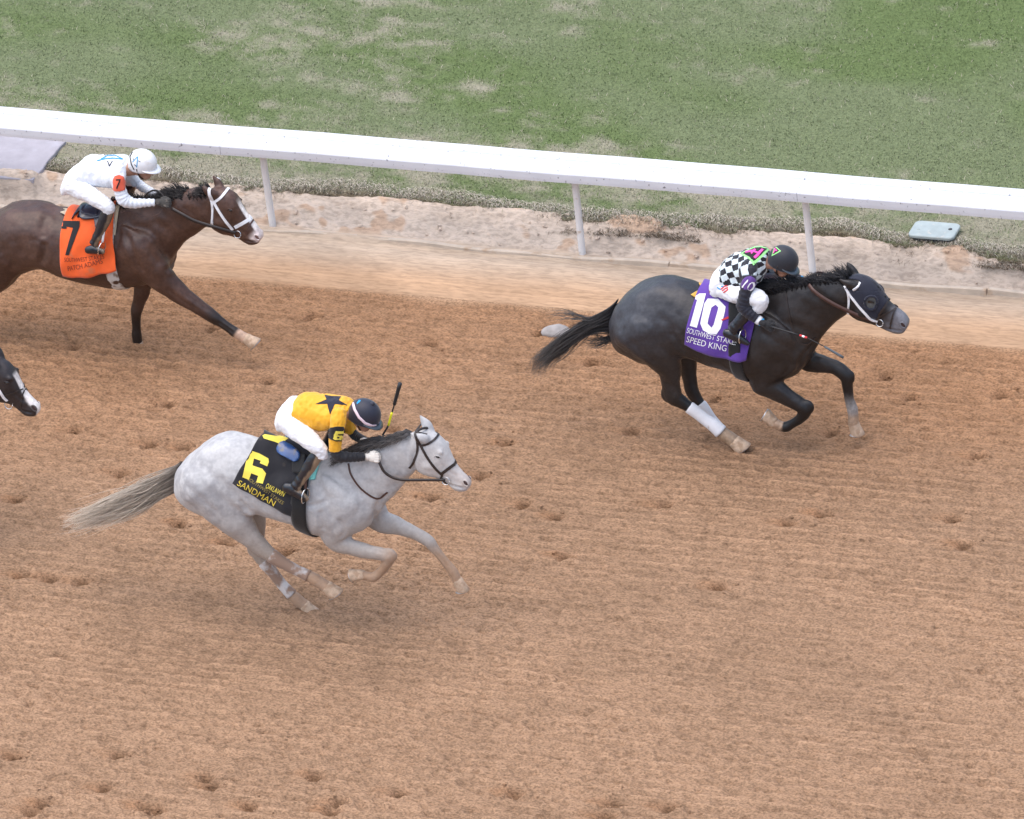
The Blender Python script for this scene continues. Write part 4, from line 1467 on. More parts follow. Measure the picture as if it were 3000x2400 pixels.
# pale grey horse: long smoky tail streaming back, dark mane blown over the neck
ga, gb = same(guide(T6, [(600, 488), (540, 530), (450, 575), (340, 625), (200, 690), (60, 765), (-30, 812)], 0), guide(T6, [(585, 640), (545, 655), (470, 690), (400, 730), (300, 775), (150, 818), (0, 838)], 0))
hair('tail', [strands(ga, gb, 430, 0.03, 0.0024, 0.036, 61, 0.6), strands(ga, gb, 200, 0.05, 0.0016, 0.075, 62, 0.3)], (0.055, 0.048, 0.048), (0.62, 0.53, 0.43), H6, 0.55)
ma, mb = same(guide(T6, [(1800, 330), (1740, 335), (1680, 350), (1600, 390), (1520, 430), (1480, 450)], -0.02), guide(T6, [(1770, 350), (1720, 370), (1640, 420), (1590, 480), (1550, 500), (1500, 470)], -0.10))
mp = []
for i in range(16):
    t = i / 15
    u0, v0 = 1800 - 330 * t, 326 + 108 * t + 8 * math.sin(9 * t)
    L = 90 + 50 * math.sin(3.0 * t)
    a_ = guide(T6, [(u0 + 12, v0 + 6), (u0 - 0.30 * L, v0 - 6), (u0 - 0.7 * L, v0 + 12), (u0 - L, v0 + 34)], [0.01, 0.0, -0.01, -0.02])
    b_ = guide(T6, [(u0, v0 + 26), (u0 - 0.3 * L, v0 + 34), (u0 - 0.75 * L, v0 + 62), (u0 - 1.05 * L, v0 + 95)], [-0.055, -0.08, -0.105, -0.12])
    mp.append(strands(*same(a_, b_), 48, 0.012, 0.0024, 0.016, 70 + i, 0.5))
hair('mane', mp, (0.045, 0.042, 0.045), (0.10, 0.09, 0.085), H6)

# black horse: dark tail with flying strands, short bristling mane
ga, gb = same(guide(T10, [(505, 365), (460, 410), (400, 452), (300, 505), (200, 565), (105, 650), (50, 690), (52, 775)], 0), guide(T10, [(478, 560), (440, 545), (370, 545), (300, 580), (225, 635), (150, 690), (110, 730), (66, 775)], 0))
gc = guide(T10, [(430, 440), (380, 470), (300, 455), (220, 432), (150, 435), (110, 450)], 0)
gd = guide(T10, [(430, 460), (380, 490), (320, 478), (240, 470), (180, 470), (130, 500)], 0)
ge, gf = same(guide(T10, [(485, 540), (450, 570), (400, 595), (340, 590), (290, 570)], 0), guide(T10, [(480, 560), (490, 585), (460, 590), (420, 600), (370, 610)], 0))
hair('tail', [strands(ga, gb, 330, 0.035, 0.0026, 0.03, 81, 0.55), strands(gc, gd, 26, 0.03, 0.0022, 0.03, 82, 0.4), strands(ge, gf, 90, 0.04, 0.002, 0.06, 83, 0.4), strands(ga, gb, 110, 0.06, 0.0016, 0.075, 84, 0.3)],
     (0.012, 0.012, 0.016), (0.105, 0.095, 0.088), H10, 1.3)
mp = []
for i in range(22):
    t = i / 21
    u0, v0 = 1770 - 480 * t, 246 + 66 * t + 6 * math.sin(11 * t)
    L = (66 + 20 * math.sin(8 * t + 1) + 14 * math.sin(21 * t)) * (1.0 if t < 0.85 else 0.8)
    a_ = guide(T10, [(u0 + 10, v0 + 16), (u0, v0 - 0.45 * L), (u0 - 0.35 * L, v0 - 0.85 * L)], [0.01, 0.02, 0.03])
    b_ = guide(T10, [(u0 - 12, v0 + 40), (u0 - 0.7 * L, v0 + 4), (u0 - 1.4 * L, v0 - 0.1 * L)], [-0.05, -0.055, -0.06])
    mp.append(strands(*same(a_, b_), 80, 0.02, 0.0034, 0.016, 90 + i, 0.6))
hair('mane', mp, (0.008, 0.008, 0.010), (0.022, 0.021, 0.024), H10)

# bay horse: mane thrown up in tufts
mp = []
for i in range(20):
    t = i / 19
    u0, v0 = 1600 - 620 * t, 402 + 92 * t + 8 * math.sin(9 * t)
    L = 55 + 35 * math.sin(13 * t + 2.2)
    if 0.25 < t < 0.42:
        L += 60
    a_ = guide(T7, [(u0 + 12, v0 + 20), (u0, v0 - 0.4 * L), (u0 - 0.35 * L, v0 - 0.8 * L)], [0.01, 0.02, 0.03])
    b_ = guide(T7, [(u0 - 14, v0 + 70), (u0 - 0.8 * L, v0 + 26), (u0 - 1.7 * L, v0 + 10)], [-0.055, -0.06, -0.06])
    mp.append(strands(*same(a_, b_), 80, 0.02, 0.0032, 0.016, 120 + i, 0.6))
hair('mane', mp, (0.010, 0.009, 0.010), (0.030, 0.025, 0.024), H7)
ga, gb = same(guide(T7, [(-195, 700), (-280, 740), (-420, 800), (-620, 900), (-800, 1000)], 0), guide(T7, [(-210, 900), (-290, 930), (-430, 980), (-620, 1040), (-790, 1080)], 0))
hair('tail', [strands(ga, gb, 300, 0.04, 0.003, 0.03, 140, 0.4)], (0.010, 0.009, 0.010), (0.030, 0.025, 0.024), H7)
a_ = guide(T4, [(600, 488), (450, 575), (200, 690), (-30, 812)], 0)
b_ = guide(T4, [(585, 640), (470, 690), (300, 775), (0, 838)], 0)
hair('tail', [strands(*same(a_, b_), 260, 0.04, 0.003, 0.03, 141, 0.4)], (0.010, 0.009, 0.010), (0.030, 0.025, 0.024), H4)
mp = []
for i in range(14):
    t = i / 13
    u0, v0 = 1800 - 330 * t, 328 + 108 * t
    a_ = guide(T4, [(u0 + 12, v0 + 10), (u0 - 30, v0 - 10), (u0 - 70, v0 + 10)], [0.01, 0.0, -0.01])
    b_ = guide(T4, [(u0, v0 + 30), (u0 - 30, v0 + 44), (u0 - 80, v0 + 90)], [-0.055, -0.08, -0.1])
    mp.append(strands(*same(a_, b_), 36, 0.012, 0.0026, 0.014, 150 + i, 0.5))
hair('mane', mp, (0.010, 0.009, 0.010), (0.030, 0.025, 0.024), H4)


# ------------------------------------------------------------------ cloths, girths, saddles
class Wrap:
    """places around a horse's barrel: x along the track, theta from the spine (near side positive)"""
    def __init__(s, G, T):
        s.G, s.T = G, T
        o = np.argsort(G['trC'][:, 0])
        s.cx, s.cz = G['trC'][o, 0], G['trC'][o, 2]

    def centre(s, x):
        return np.array([x, s.T.y0, np.interp(x, s.cx, s.cz)])

    def of_px(s, u, v):
        h, n = cast(s.G['bvh'], *s.T.full(u, v))
        c = s.centre(h[0])
        return h[0], math.atan2(-(h[1] - c[1]), h[2] - c[2])

    def radius(s, x, th):
        c = s.centre(x)
        d = np.array([0, -math.sin(th), math.cos(th)])
        h, n, i, dist = s.G['bvh'].ray_cast(Vector(c + d * 0.75), Vector(-d))
        return 0.75 - dist if h is not None else 0.3

    def grid(s, XG, TH, off, smooth=2, clip=None):
        Rr = np.array([[s.radius(x, t) for x, t in zip(a, b)] for a, b in zip(XG, TH)])
        if clip:                        # keep to the barrel where a leg stands in the way
            o = np.argsort(s.G['trC'][:, 0])
            ua = np.interp(XG, s.cx, np.linalg.norm(s.G['trU'], axis=1)[o])
            ub = np.interp(XG, s.cx, s.G['trB'][o])
            el = 1 / np.sqrt((np.cos(TH) / ua) ** 2 + (np.sin(TH) / ub) ** 2)
            Rr = np.where(np.abs(TH) > 1.2, np.minimum(Rr, el * clip), Rr)
        for _ in range(smooth):
            P_ = np.pad(Rr, 1, mode='edge')
            Rr = (P_[1:-1, 1:-1] * 2 + P_[:-2, 1:-1] + P_[2:, 1:-1] + P_[1:-1, :-2] + P_[1:-1, 2:]) / 6
        Rr = Rr + off
        cz = np.interp(XG, s.cx, s.cz)
        return np.stack([XG, s.T.y0 - Rr * np.sin(TH), cz + Rr * np.cos(TH)], -1)


def sheet(V, closed_t=False):
    n, m, _ = V.shape
    idx = np.arange(n * m).reshape(n, m)
    F = np.stack([idx[:-1, :-1], idx[:-1, 1:], idx[1:, 1:], idx[1:, :-1]], -1).reshape(-1, 4)
    return V.reshape(-1, 3), F


def solid(o, t):
    md = o.modifiers.new('thickness', 'SOLIDIFY')
    md.thickness = t
    md.offset = 0.0
    return o


def draped(W, rt, rb, fb, ft, lift, off=0.017, nx=44, nt=71, wrink=0.006, seed=1, lo=1.0, flare=0.012):
    """cloth over the back; rt/ft spine px (rear, front), rb/fb lower corner px on the near side"""
    xr0, xf0 = W.T.P(*rt)[0], W.T.P(*ft)[0]
    xr1, tr1 = W.of_px(*rb)
    xf1, tf1 = W.of_px(*fb)
    S, Tt = np.meshgrid(np.linspace(0, 1, nx), np.linspace(-1, 1, nt))
    a = np.abs(Tt) * lo
    X = (xr0 * (1 - S) + xf0 * S) * (1 - a) + (xr1 * (1 - S) + xf1 * S) * a
    TH = np.sign(Tt) * a * (tr1 * (1 - S) + tf1 * S)
    g = np.random.default_rng(seed)
    wr = wrink * (np.sin(9 * S + 5 * Tt + g.random() * 6) * np.sin(4.1 * Tt * 2 + 2 * S) + 0.6 * np.sin(17 * S - 7 * Tt)) * (0.35 + 0.65 * a)
    o_ = off + wr + flare * a ** 3 + lift * np.exp(-(TH / 0.42) ** 2) * (1 - 0.35 * S)
    o_ = np.maximum(o_, 0.006 if off < 0.01 else 0.013)
    return sheet(W.grid(X, TH, o_))


def band(W, top, bot, width, off=0.012, n=64, full=True, mid=None):
    """girth: a strap right round the barrel through two px on the near side"""
    x0, t0 = W.of_px(*top)
    x1, t1 = W.of_px(*bot)
    TH = np.linspace(-math.pi, math.pi, n)
    S = np.linspace(-width / 2, width / 2, 7)
    A = np.abs(TH)
    xc = np.interp(A, [0, t0, t1, math.pi], [x0, x0, x1, x1 + 0.0 * (x1 - x0)])
    X = xc[:, None] + S[None, :]
    TT = np.repeat(TH[:, None], 7, 1)
    o_ = np.full(X.shape, off)
    o_[:, 0] -= 0.004
    o_[:, -1] -= 0.004
    return sheet(W.grid(X, TT, o_, 3, 1.06))


def fabric(name, rgb, **k_):
    a = dict(rough=0.75, var=0.06, vscale=18, bump=0.0008, bscale=500, sheen=0.2, spec=0.3)
    a.update(k_)
    return mat(name, rgb, **a)


M_CLB = fabric('cloth_black', (0.012, 0.012, 0.016), dirt=(0.07, 0.055, 0.045, 6.0, 0.60))
M_CLP = fabric('cloth_purple', (0.105, 0.045, 0.30))
M_CLO = fabric('cloth_orange', (0.80, 0.115, 0.02), dirt=(0.55, 0.15, 0.06, 7.0, 0.62))
M_FELT = fabric('felt_beige', (0.50, 0.42, 0.30))
M_FELTY = fabric('felt_yellow', (0.62, 0.36, 0.06))
M_TEAL = fabric('pad_teal', (0.22, 0.66, 0.62))
M_GOLD = fabric('print_gold', (0.62, 0.46, 0.05))
M_GOLDD = fabric('print_gold_dull', (0.26, 0.20, 0.06))
M_YEL = fabric('print_yellow', (0.80, 0.66, 0.09))
M_WHT = fabric('print_white', (0.80, 0.80, 0.82))
M_BLK = fabric('print_black', (0.012, 0.011, 0.013))
M_BRN = fabric('print_brown', (0.20, 0.035, 0.015))
M_RED = fabric('print_red', (0.55, 0.035, 0.04))
M_NAVY = fabric('navy', (0.010, 0.011, 0.026))
M_ELAS = fabric('girth_black', (0.010, 0.010, 0.011), rough=0.6)
M_GWHT = fabric('girth_white', (0.60, 0.58, 0.54), dirt=(0.25, 0.19, 0.14, 20.0, 0.52))
M_SADB = mat('saddle_blue', (0.018, 0.075, 0.24), rough=0.3, var=0.2, vscale=20, coat=0.3, dirt=(0.12, 0.12, 0.13, 14.0, 0.56))
M_SADD = mat('saddle_dark', (0.014, 0.02, 0.04), rough=0.3, var=0.2, vscale=20, coat=0.3, dirt=(0.20, 0.18, 0.16, 14.0, 0.62))
J6 = Trace(660, 1100, 0.2319, T6.y0)
J10 = Trace(1980, 690, 0.2434, T10.y0)
J7 = Trace(150, 420, 0.2434, T7.y0)
W6, W10, W7 = Wrap(G6, T6), Wrap(G10, T10), Wrap(G7, T7)


def tack(W, name, label, cat, mesh, material, th=0.004, group=None):
    o = mk(name, *mesh, material)
    solid(o, th)
    return tag(o, label, cat, group)


# number 6
GC = 'number cloths under the saddles'
cl6v = draped(W6, (1035, 390), (868, 602), (1185, 775), (1335, 445), 0.13, seed=3, wrink=0.012)
k6 = thing('saddle_cloth', 'black saddle cloth with yellow 6 and gold lettering on the pale grey horse', 'saddle cloth', tuple(cl6v[0].mean(0)), GC)
solid(mk('cloth', *cl6v, M_CLB, k6), 0.004)
BC6 = bvh_of(*cl6v)
patch('numeral', [J6.fulls([(340, 955), (430, 985), (545, 1050), (552, 1095), (530, 1150), (440, 1110), (452, 1080), (365, 1050), (345, 1140), (470, 1180), (515, 1240), (475, 1370), (395, 1350),
                            (420, 1270), (330, 1235), (300, 1320), (218, 1285), (270, 1060), (300, 975)])], BC6, M_YEL, k6, 0.006)
patch('numeral', [J6.fulls([(548, 690), (595, 642), (742, 712), (740, 748), (797, 800), (700, 874), (640, 848), (490, 800), (470, 765), (500, 750), (640, 772), (690, 768), (600, 712)])], BC6, M_YEL, k6, 0.006)
text_on('lettering', 'SANDMAN', [(150, 1385), (370, 1510), (612, 1652)], 74, BC6, M_GOLD, k6, J6)
text_on('lettering', 'SOUTHWEST STAKES', [(282, 1322), (500, 1470), (725, 1632)], 42, BC6, M_GOLDD, k6, J6)
text_on('lettering', 'OAKLAWN', [(505, 1418), (610, 1470), (735, 1532)], 62, BC6, M_YEL, k6, J6)
gm = band(W6, (1225, 640), (1222, 820), 0.125, off=0.024)
sad6 = thing('saddle', 'small blue racing saddle with black girth on the pale grey horse', 'saddle', tuple(W6.centre(T6.P(1150, 430)[0]) + [0, 0, 0.3]), 'racing saddles with girths')
solid(mk('girth', *gm, M_ELAS, sad6), 0.005)
# number 10
cl10v = draped(W10, (965, 290), (868, 606), (1205, 690), (1310, 320), 0.065, seed=4, wrink=0.009)
k10 = thing('saddle_cloth', 'purple saddle cloth with white 10 on the black horse', 'saddle cloth', tuple(cl10v[0].mean(0)), GC)
solid(mk('cloth', *cl10v, M_CLP, k10), 0.004)
BC10 = bvh_of(*cl10v)
patch('numeral', [J10.fulls([(285, 702), (362, 702), (332, 830), (255, 1112), (168, 1088), (258, 775), (216, 770), (222, 742)])], BC10, M_WHT, k10, 0.006)
patch('numeral', [J10.fulls([(385, 762), (510, 765), (602, 860), (590, 930), (540, 1120), (490, 1190), (400, 1180), (330, 1140), (297, 1060), (345, 820)]),
                  J10.fulls([(430, 870), (480, 835), (515, 870), (500, 930), (455, 1075), (430, 1110), (385, 1060), (395, 1000)])], BC10, M_WHT, k10, 0.006)
text_on('lettering', 'SOUTHWEST STAKES', [(130, 1168), (390, 1240), (735, 1322)], 62, BC10, M_WHT, k10, J10)
text_on('lettering', 'SPEED KING', [(125, 1275), (360, 1340), (605, 1392)], 72, BC10, M_WHT, k10, J10)
patch('badge', [J10.fulls([(548, 1012), (632, 972), (636, 998), (560, 1028)])], BC10, M_RED, k10, 0.007)
gm = band(W10, (1140, 560), (1150, 735), 0.105, off=0.024)
sad10 = thing('saddle', 'small black racing saddle with wide black girth on the black horse', 'saddle', tuple(W10.centre(T10.P(1100, 320)[0]) + [0, 0, 0.3]), 'racing saddles with girths')
solid(mk('girth', *gm, M_ELAS, sad10), 0.005)
# number 7
cl7v = draped(W7, (520, 545), (492, 1042), (905, 1000), (900, 525), 0.03, seed=5, wrink=0.013, flare=0.035)
k7 = thing('saddle_cloth', 'orange saddle cloth with black 7 on the dark bay horse', 'saddle cloth', tuple(cl7v[0].mean(0)), GC)
solid(mk('cloth', *cl7v, M_CLO, k7), 0.004)
BC7 = bvh_of(*cl7v)
patch('numeral', [J7.fulls([(130, 935), (345, 940), (345, 1000), (215, 1345), (172, 1345), (265, 1020), (190, 1005), (187, 1032), (127, 1028)])], BC7, M_BLK, k7, 0.007)
text_on('lettering', 'SOUTHWEST STAKES', [(160, 1425), (380, 1422), (640, 1385)], 50, BC7, M_BRN, k7, J7)
text_on('lettering', 'PATCH ADAMS', [(205, 1535), (400, 1500), (625, 1440)], 56, BC7, M_BRN, k7, J7)
gm = band(W7, (830, 900), (880, 1125), 0.105, off=0.008)
sad7 = thing('saddle', 'small dark blue racing saddle with white girth on the bay horse', 'saddle', tuple(W7.centre(T7.P(750, 550)[0]) + [0, 0, 0.3]), 'racing saddles with girths')
solid(mk('girth', *gm, M_GWHT, sad7), 0.006)
for W, (rt, rb, fb, ft), lift, m_, lab in ((W6, ((1010, 385), (925, 560), (1300, 585), (1345, 450)), 0.01, M_TEAL, 'teal pad under the black number 6 cloth'),
                                           (W10, ((955, 285), (900, 345), (1235, 500), (1318, 322)), 0.012, M_FELTY, 'yellow felt pad under the purple number 10 cloth'),
                                           (W7, ((500, 540), (462, 590), (885, 760), (935, 520)), 0.012, M_FELT, 'beige felt pad under the orange number 7 cloth')):
    v_ = draped(W, rt, rb, fb, ft, lift, off=0.003, wrink=0.0, nx=30, nt=41, flare=0.0)
    tack(W, 'saddle_pad', lab, 'saddle pad', v_, m_, 0.006, 'felt pads under the number cloths')


def saddle_flap(poly, Tj, bvh, m_, parent, mid, thick=0.03):
    o = patch('flap', [Tj.fulls(poly)], bvh, m_, parent, 0.012, thick, 8)
    if o is None:
        return
    base = np.array(parent['base'])
    V = np.array([v.co[:] for v in o.data.vertices]) + base
    V[:, 1] = 2 * mid - V[:, 1]
    mk('flap', V, [list(p.vertices)[::-1] for p in o.data.polygons], m_, parent)


def oval(a, b, r, n=9):
    """rounded bar outline from a to b (px)"""
    a, b = np.array(a, float), np.array(b, float)
    d = unit(b - a)
    an = math.atan2(d[1], d[0])
    pts = []
    for c, s in ((b, -1), (a, 1)):
        for i in range(n + 1):
            t = an - math.pi / 2 + math.pi * i / n + (0 if s < 0 else math.pi)
            pts.append((c[0] + r * math.cos(t), c[1] + r * math.sin(t)))
    return pts


saddle_flap(oval((730, 935), (890, 1020), 72), J6, BC6, M_SADB, sad6, T6.y0)
saddle_flap([(900, 990), (1030, 1000), (1010, 1150), (960, 1250), (860, 1230), (850, 1100)], J6, BC6, M_ELAS, sad6, T6.y0, 0.014)
saddle_flap([(650, 790), (770, 800), (800, 940), (740, 1060), (640, 1040), (636, 900)], J10, BC10, M_ELAS, sad10, T10.y0, 0.014)
saddle_flap(oval((400, 815), (540, 850), 52), J7, BC7, M_SADD, sad7, T7.y0)
saddle_flap([(520, 860), (640, 880), (610, 1050), (540, 1060)], J7, BC7, M_SADD, sad7, T7.y0, 0.012)


def seat(W, a, b, parent, m_, lift):
    xa, xb = W.T.P(*a)[0], W.T.P(*b)[0]
    S, Tt = np.meshgrid(np.linspace(0, 1, 24), np.linspace(-1, 1, 25))
    wd = 0.42 - 0.12 * S
    X = xa * (1 - S) + xb * S
    TH = Tt * wd * (1 - 0.3 * (2 * S - 1) ** 4)
    o_ = lift + 0.02 + 0.03 * (2 * S - 1) ** 2 * (1 - Tt ** 2) + 0.012 * (1 - Tt ** 2)
    solid(mk('seat', *sheet(W.grid(X, TH, o_)), m_, parent), 0.012)


seat(W6, (1165, 420), (1320, 440), sad6, M_SADD, 0.05)
seat(W10, (1080, 310), (1270, 318), sad10, M_SADD, 0.05)
seat(W7, (640, 545), (870, 535), sad7, M_SADD, 0.03)

# ------------------------------------------------------------------ bridles
def mirrored(mesh, y0):
    v, f = mesh
    v = np.array(v) * [1, -1, 1] + [0, 2 * y0, 0]
    return v, [list(q)[::-1] for q in f]


def strap(name, pts, wd, bvh, Z, T, m_, parent, mirror=True, th=0.006, off=0.001):
    for i, ms in enumerate(strap_on(bvh, Z, pts, wd, th, off=off, lat=-0.05, mirror=T.y0 if mirror else None)):
        mk(name, *ms, m_, parent, smooth=False)


def bit_ring(c, r, parent, T, bvh, Z):
    h, n = cast(bvh, *Z.full(*c))
    if h is None:
        h, n = Z.P(c[0], c[1], -0.06), np.array([0, -1.0, 0])
    h = h + np.array([0, -0.012, 0])
    ex = np.array([1.0, 0, 0])
    ez = np.array([0, 0.25, 0.97])
    P = [h + ex * r * math.cos(a) + ez * r * math.sin(a) for a in np.linspace(0, 2 * math.pi, 25)]
    ms = tube(P, 0.0042, 8)
    mk('bit_ring', *ms, M_METAL, parent)
    mk('bit_ring', *mirrored(ms, T.y0), M_METAL, parent)
    return h


def rein(pts, lats, wd, Z, T, m_, parent, n=6):
    P = catmull(np.array([Z.P(p[0], p[1], l) for p, l in zip(pts, lats)]), n)
    N = np.tile([0.0, -1.0, 0.25], (len(P), 1))
    ms = ribbon(P, N, wd, 0.006)
    mk('rein', *ms, m_, parent)
    mk('rein', *mirrored(ms, T.y0), m_, parent)


GB = 'bridles worn by the racehorses'
Z6 = Trace(1080, 1180, 0.16236, T6.y0)
Z10 = Trace(2300, 740, 0.18553, T10.y0)
Z7 = Trace(480, 500, 0.15073, T7.y0)
Z4 = Trace(0, 1020, 1 / 7.19, T4.y0)

br = thing('bridle', 'dark leather bridle with long hanging reins on the pale grey horse', 'bridle', tuple(T6.P(1900, 450)), GB)
strap('cheekpiece', [(880, 660), (955, 800), (1060, 990), (1190, 1170), (1330, 1310)], 0.020, B6, Z6, T6, M_LEATH, br)
strap('throatlatch', [(870, 650), (885, 800), (870, 930), (810, 1070), (735, 1180)], 0.019, B6, Z6, T6, M_LEATH, br)
strap('browband', [(950, 775), (1060, 742), (1170, 680), (1235, 610), (1245, 560)], 0.018, B6, Z6, T6, M_LEATH, br)
strap('noseband', [(1310, 1285), (1450, 1180), (1570, 1090), (1600, 1060)], 0.024, B6, Z6, T6, M_LEATH, br)
strap('crownpiece', [(880, 670), (845, 590), (835, 520), (860, 480)], 0.02, B6, Z6, T6, M_LEATH, br)
P_ = catmull(np.array([Z6.P(u, v, l) for u, v, l in ((850, 540, -.07), (930, 480, -.03), (1050, 458, .03), (1115, 500, .06), (1100, 565, .02), (1020, 575, -.04), (920, 548, -.07), (850, 540, -.07))]), 5)
mk('poll_strap', *tube(P_, 0.011, 8), M_LEATH, br)
rc = bit_ring((1400, 1400), 0.032, br, T6, B6, Z6)
strap('chin_strap', [(1330, 1310), (1290, 1390), (1330, 1450), (1450, 1470)], 0.015, B6, Z6, T6, M_LEATH, br)
rein([(1380, 1395), (1100, 1392), (800, 1395), (600, 1388), (430, 1345), (290, 1250), (215, 1120), (175, 1010)], [-.07, -.09, -.11, -.125, -.13, -.135, -.13, -.11], 0.022, Z6, T6, M_LEATH, br)
strap('neck_strap', [(1475, 500), (1490, 560), (1545, 635), (1625, 684), (1680, 650)], 0.014, B6, T6, T6, M_LEATHB, br)

br = thing('bridle', 'white cheekpiece bridle with brown reins on the black horse', 'bridle', tuple(T10.P(1850, 380)), GB)
strap('cheekpiece', [(950, 530), (1010, 630), (1110, 770), (1250, 940), (1350, 1040), (1460, 1085)], 0.021, B10, Z10, T10, M_WHITEL, br, off=0.008)
strap('throatlatch', [(950, 530), (995, 640), (1008, 800), (1000, 900), (995, 985)], 0.019, B10, Z10, T10, M_WHITEL, br)
strap('noseband', [(1625, 755), (1570, 850), (1500, 950), (1460, 1050)], 0.016, B10, Z10, T10, M_LEATH, br, off=0.008)
strap('noseband', [(1765, 868), (1660, 930), (1560, 975), (1470, 1020)], 0.013, B10, Z10, T10, M_LEATH, br, off=0.004)
strap('noseband', [(1760, 862), (1710, 960), (1680, 1080), (1660, 1200)], 0.013, B10, Z10, T10, M_LEATH, br, off=0.004)
bit_ring((1500, 1105), 0.030, br, T10, B10, Z10)
rein([(1450, 1085), (1200, 1010), (990, 920), (800, 830), (600, 715), (450, 600), (375, 510)], [-.075, -.10, -.125, -.145, -.15, -.14, -.10], 0.032, Z10, T10, M_LEATHB, br)
strap('neck_strap', [(1418, 330), (1430, 420), (1455, 530), (1490, 600), (1535, 610), (1580, 575)], 0.012, B10, T10, T10, M_LEATH, br)

br = thing('bridle', 'white bridle with dark rubber reins on the bay horse', 'bridle', tuple(T7.P(1700, 520)), GB)
strap('cheekpiece', [(890, 470), (970, 610), (1080, 800), (1200, 980), (1340, 1150)], 0.024, B7, Z7, T7, M_WHITEL, br)
strap('throatlatch', [(885, 480), (935, 620), (950, 780), (945, 930), (930, 1085)], 0.022, B7, Z7, T7, M_WHITEL, br)
strap('browband', [(985, 610), (1100, 530), (1190, 430), (1245, 350)], 0.022, B7, Z7, T7, M_WHITEL, br)
strap('noseband', [(1375, 1105), (1500, 1040), (1620, 970), (1695, 925)], 0.030, B7, Z7, T7, M_WHITEL, br)
strap('crownpiece', [(890, 480), (880, 380), (930, 300)], 0.026, B7, Z7, T7, M_WHITEL, br)
strap('nose_strap', [(1725, 975), (1650, 1090), (1600, 1230)], 0.014, B7, Z7, T7, M_LEATHB, br)
bit_ring((1440, 1230), 0.032, br, T7, B7, Z7)
rein([(1400, 1215), (1200, 1155), (950, 1085), (600, 975), (380, 860), (150, 735)], [-.075, -.10, -.125, -.14, -.14, -.12], 0.030, Z7, T7, M_LEATH, br)
P_ = catmull(np.array([J7.P(u, v, l) for u, v, l in ((1130, 670, -.05), (1150, 610, -.05), (1235, 565, -.04), (1310, 590, -.05), (1375, 660, -.07))]), 5)
mk('rein_loop', *tube(P_, 0.008, 8), M_LEATH, br)
P_ = catmull(np.array([J7.P(u, v, l) for u, v, l in ((840, 835, -.24), (940, 820, -.19), (1040, 860, -.19), (1180, 882, -.18), (1290, 850, -.15), (1340, 790, -.11))]), 5)
mk('rein_end', *tube(P_, 0.0035, 6), M_LEATHB, br)

br = thing('bridle', 'bridle with white cheekpiece and big ring bit on the blaze faced dark horse', 'bridle', tuple(T4.P(1900, 450)), GB)
strap('cheekpiece', [(-150, 690), (0, 920), (80, 1040), (150, 1110)], 0.024, B4, Z4, T4, M_WHITEL, br)
strap('nose_strap', [(100, 1000), (260, 950), (400, 890), (535, 840)], 0.010, B4, Z4, T4, M_LEATH, br)
strap('nose_strap', [(530, 845), (480, 960), (450, 1100), (430, 1250)], 0.010, B4, Z4, T4, M_LEATH, br)
bit_ring((195, 1180), 0.036, br, T4, B4, Z4)

# dark hood with eye cups on the black horse
M_HOOD = fabric('hood_navy', (0.014, 0.016, 0.030), rough=0.7, bump=0.0015, bscale=200)
hood = thing('blinker_hood', 'dark navy racing hood with round eye cups on the black horse', 'hood', tuple(T10.P(1870, 330)))
poly = [(965, 372), (1060, 340), (1200, 340), (1300, 372), (1400, 440), (1480, 520), (1560, 610), (1600, 690), (1632, 752), (1570, 850), (1500, 950), (1440, 1050), (1330, 1030), (1230, 960), (1130, 840),
        (1050, 700), (1010, 600), (1060, 590), (1090, 600), (1200, 500), (1195, 465), (1150, 440), (1060, 425), (1000, 420)]
o_ = patch('hood_side', [Z10.fulls(poly), Z10.fulls(disc(1355, 785, 88, 98)[::-1])], B10, M_HOOD, hood, 0.006, 0.003, 9)
bs = np.array(hood['base'])
me = o_.data
bm = bmesh.new()
bm.from_mesh(me)
bmesh.ops.delete(bm, geom=[f for f in bm.faces if f.calc_center_median().y + bs[1] > T10.y0 + 0.004], context='FACES')
bm.to_mesh(me)
bm.free()
V_ = np.array([v.co[:] for v in me.vertices]) + bs
mk('hood_side', *mirrored((V_, [list(p.vertices) for p in me.polygons]), T10.y0), M_HOOD, hood)
h_, n_ = cast(B10, *Z10.full(1355, 785))
ring_ = []
for a_ in np.linspace(0, 2 * math.pi, 29):
    q_, m_ = cast(B10, *Z10.full(1355 + 92 * math.cos(a_), 785 + 102 * math.sin(a_)))
    ring_.append(q_ + m_ * 0.012)
ms = tube(ring_, 0.011, 8)
mk('eye_cup', *ms, M_HOOD, hood)
mk('eye_cup', *mirrored(ms, T10.y0), M_HOOD, hood)
M_MESH = mat('eye_mesh', (0.10, 0.10, 0.095), rough=0.8, var=0.35, vscale=60, bump=0.002, bscale=300)
patch('eye_mesh', [Z10.fulls(disc(1355, 790, 86, 96))], B10, M_MESH, hood, 0.004)
patch('eye_slit', [Z10.fulls(disc(1350, 775, 46, 20))], B10, M_EYE, hood, 0.0075)
patch('ear_trim', [Z10.fulls(strip_poly([(1075, 585), (1120, 560), (1160, 520), (1185, 475)], 34))], B10, M_WHITEL, hood, 0.010, 0.002)


# leg bandages
def bandage(G, T, leg_pts, span, label, m_):
    ms, C, r = limb(T, leg_pts, span=span, grow=0.0065, nseg=22)
    return tag(mk('leg_bandage', *ms, m_), label, 'bandage', 'white bandages on hind legs')


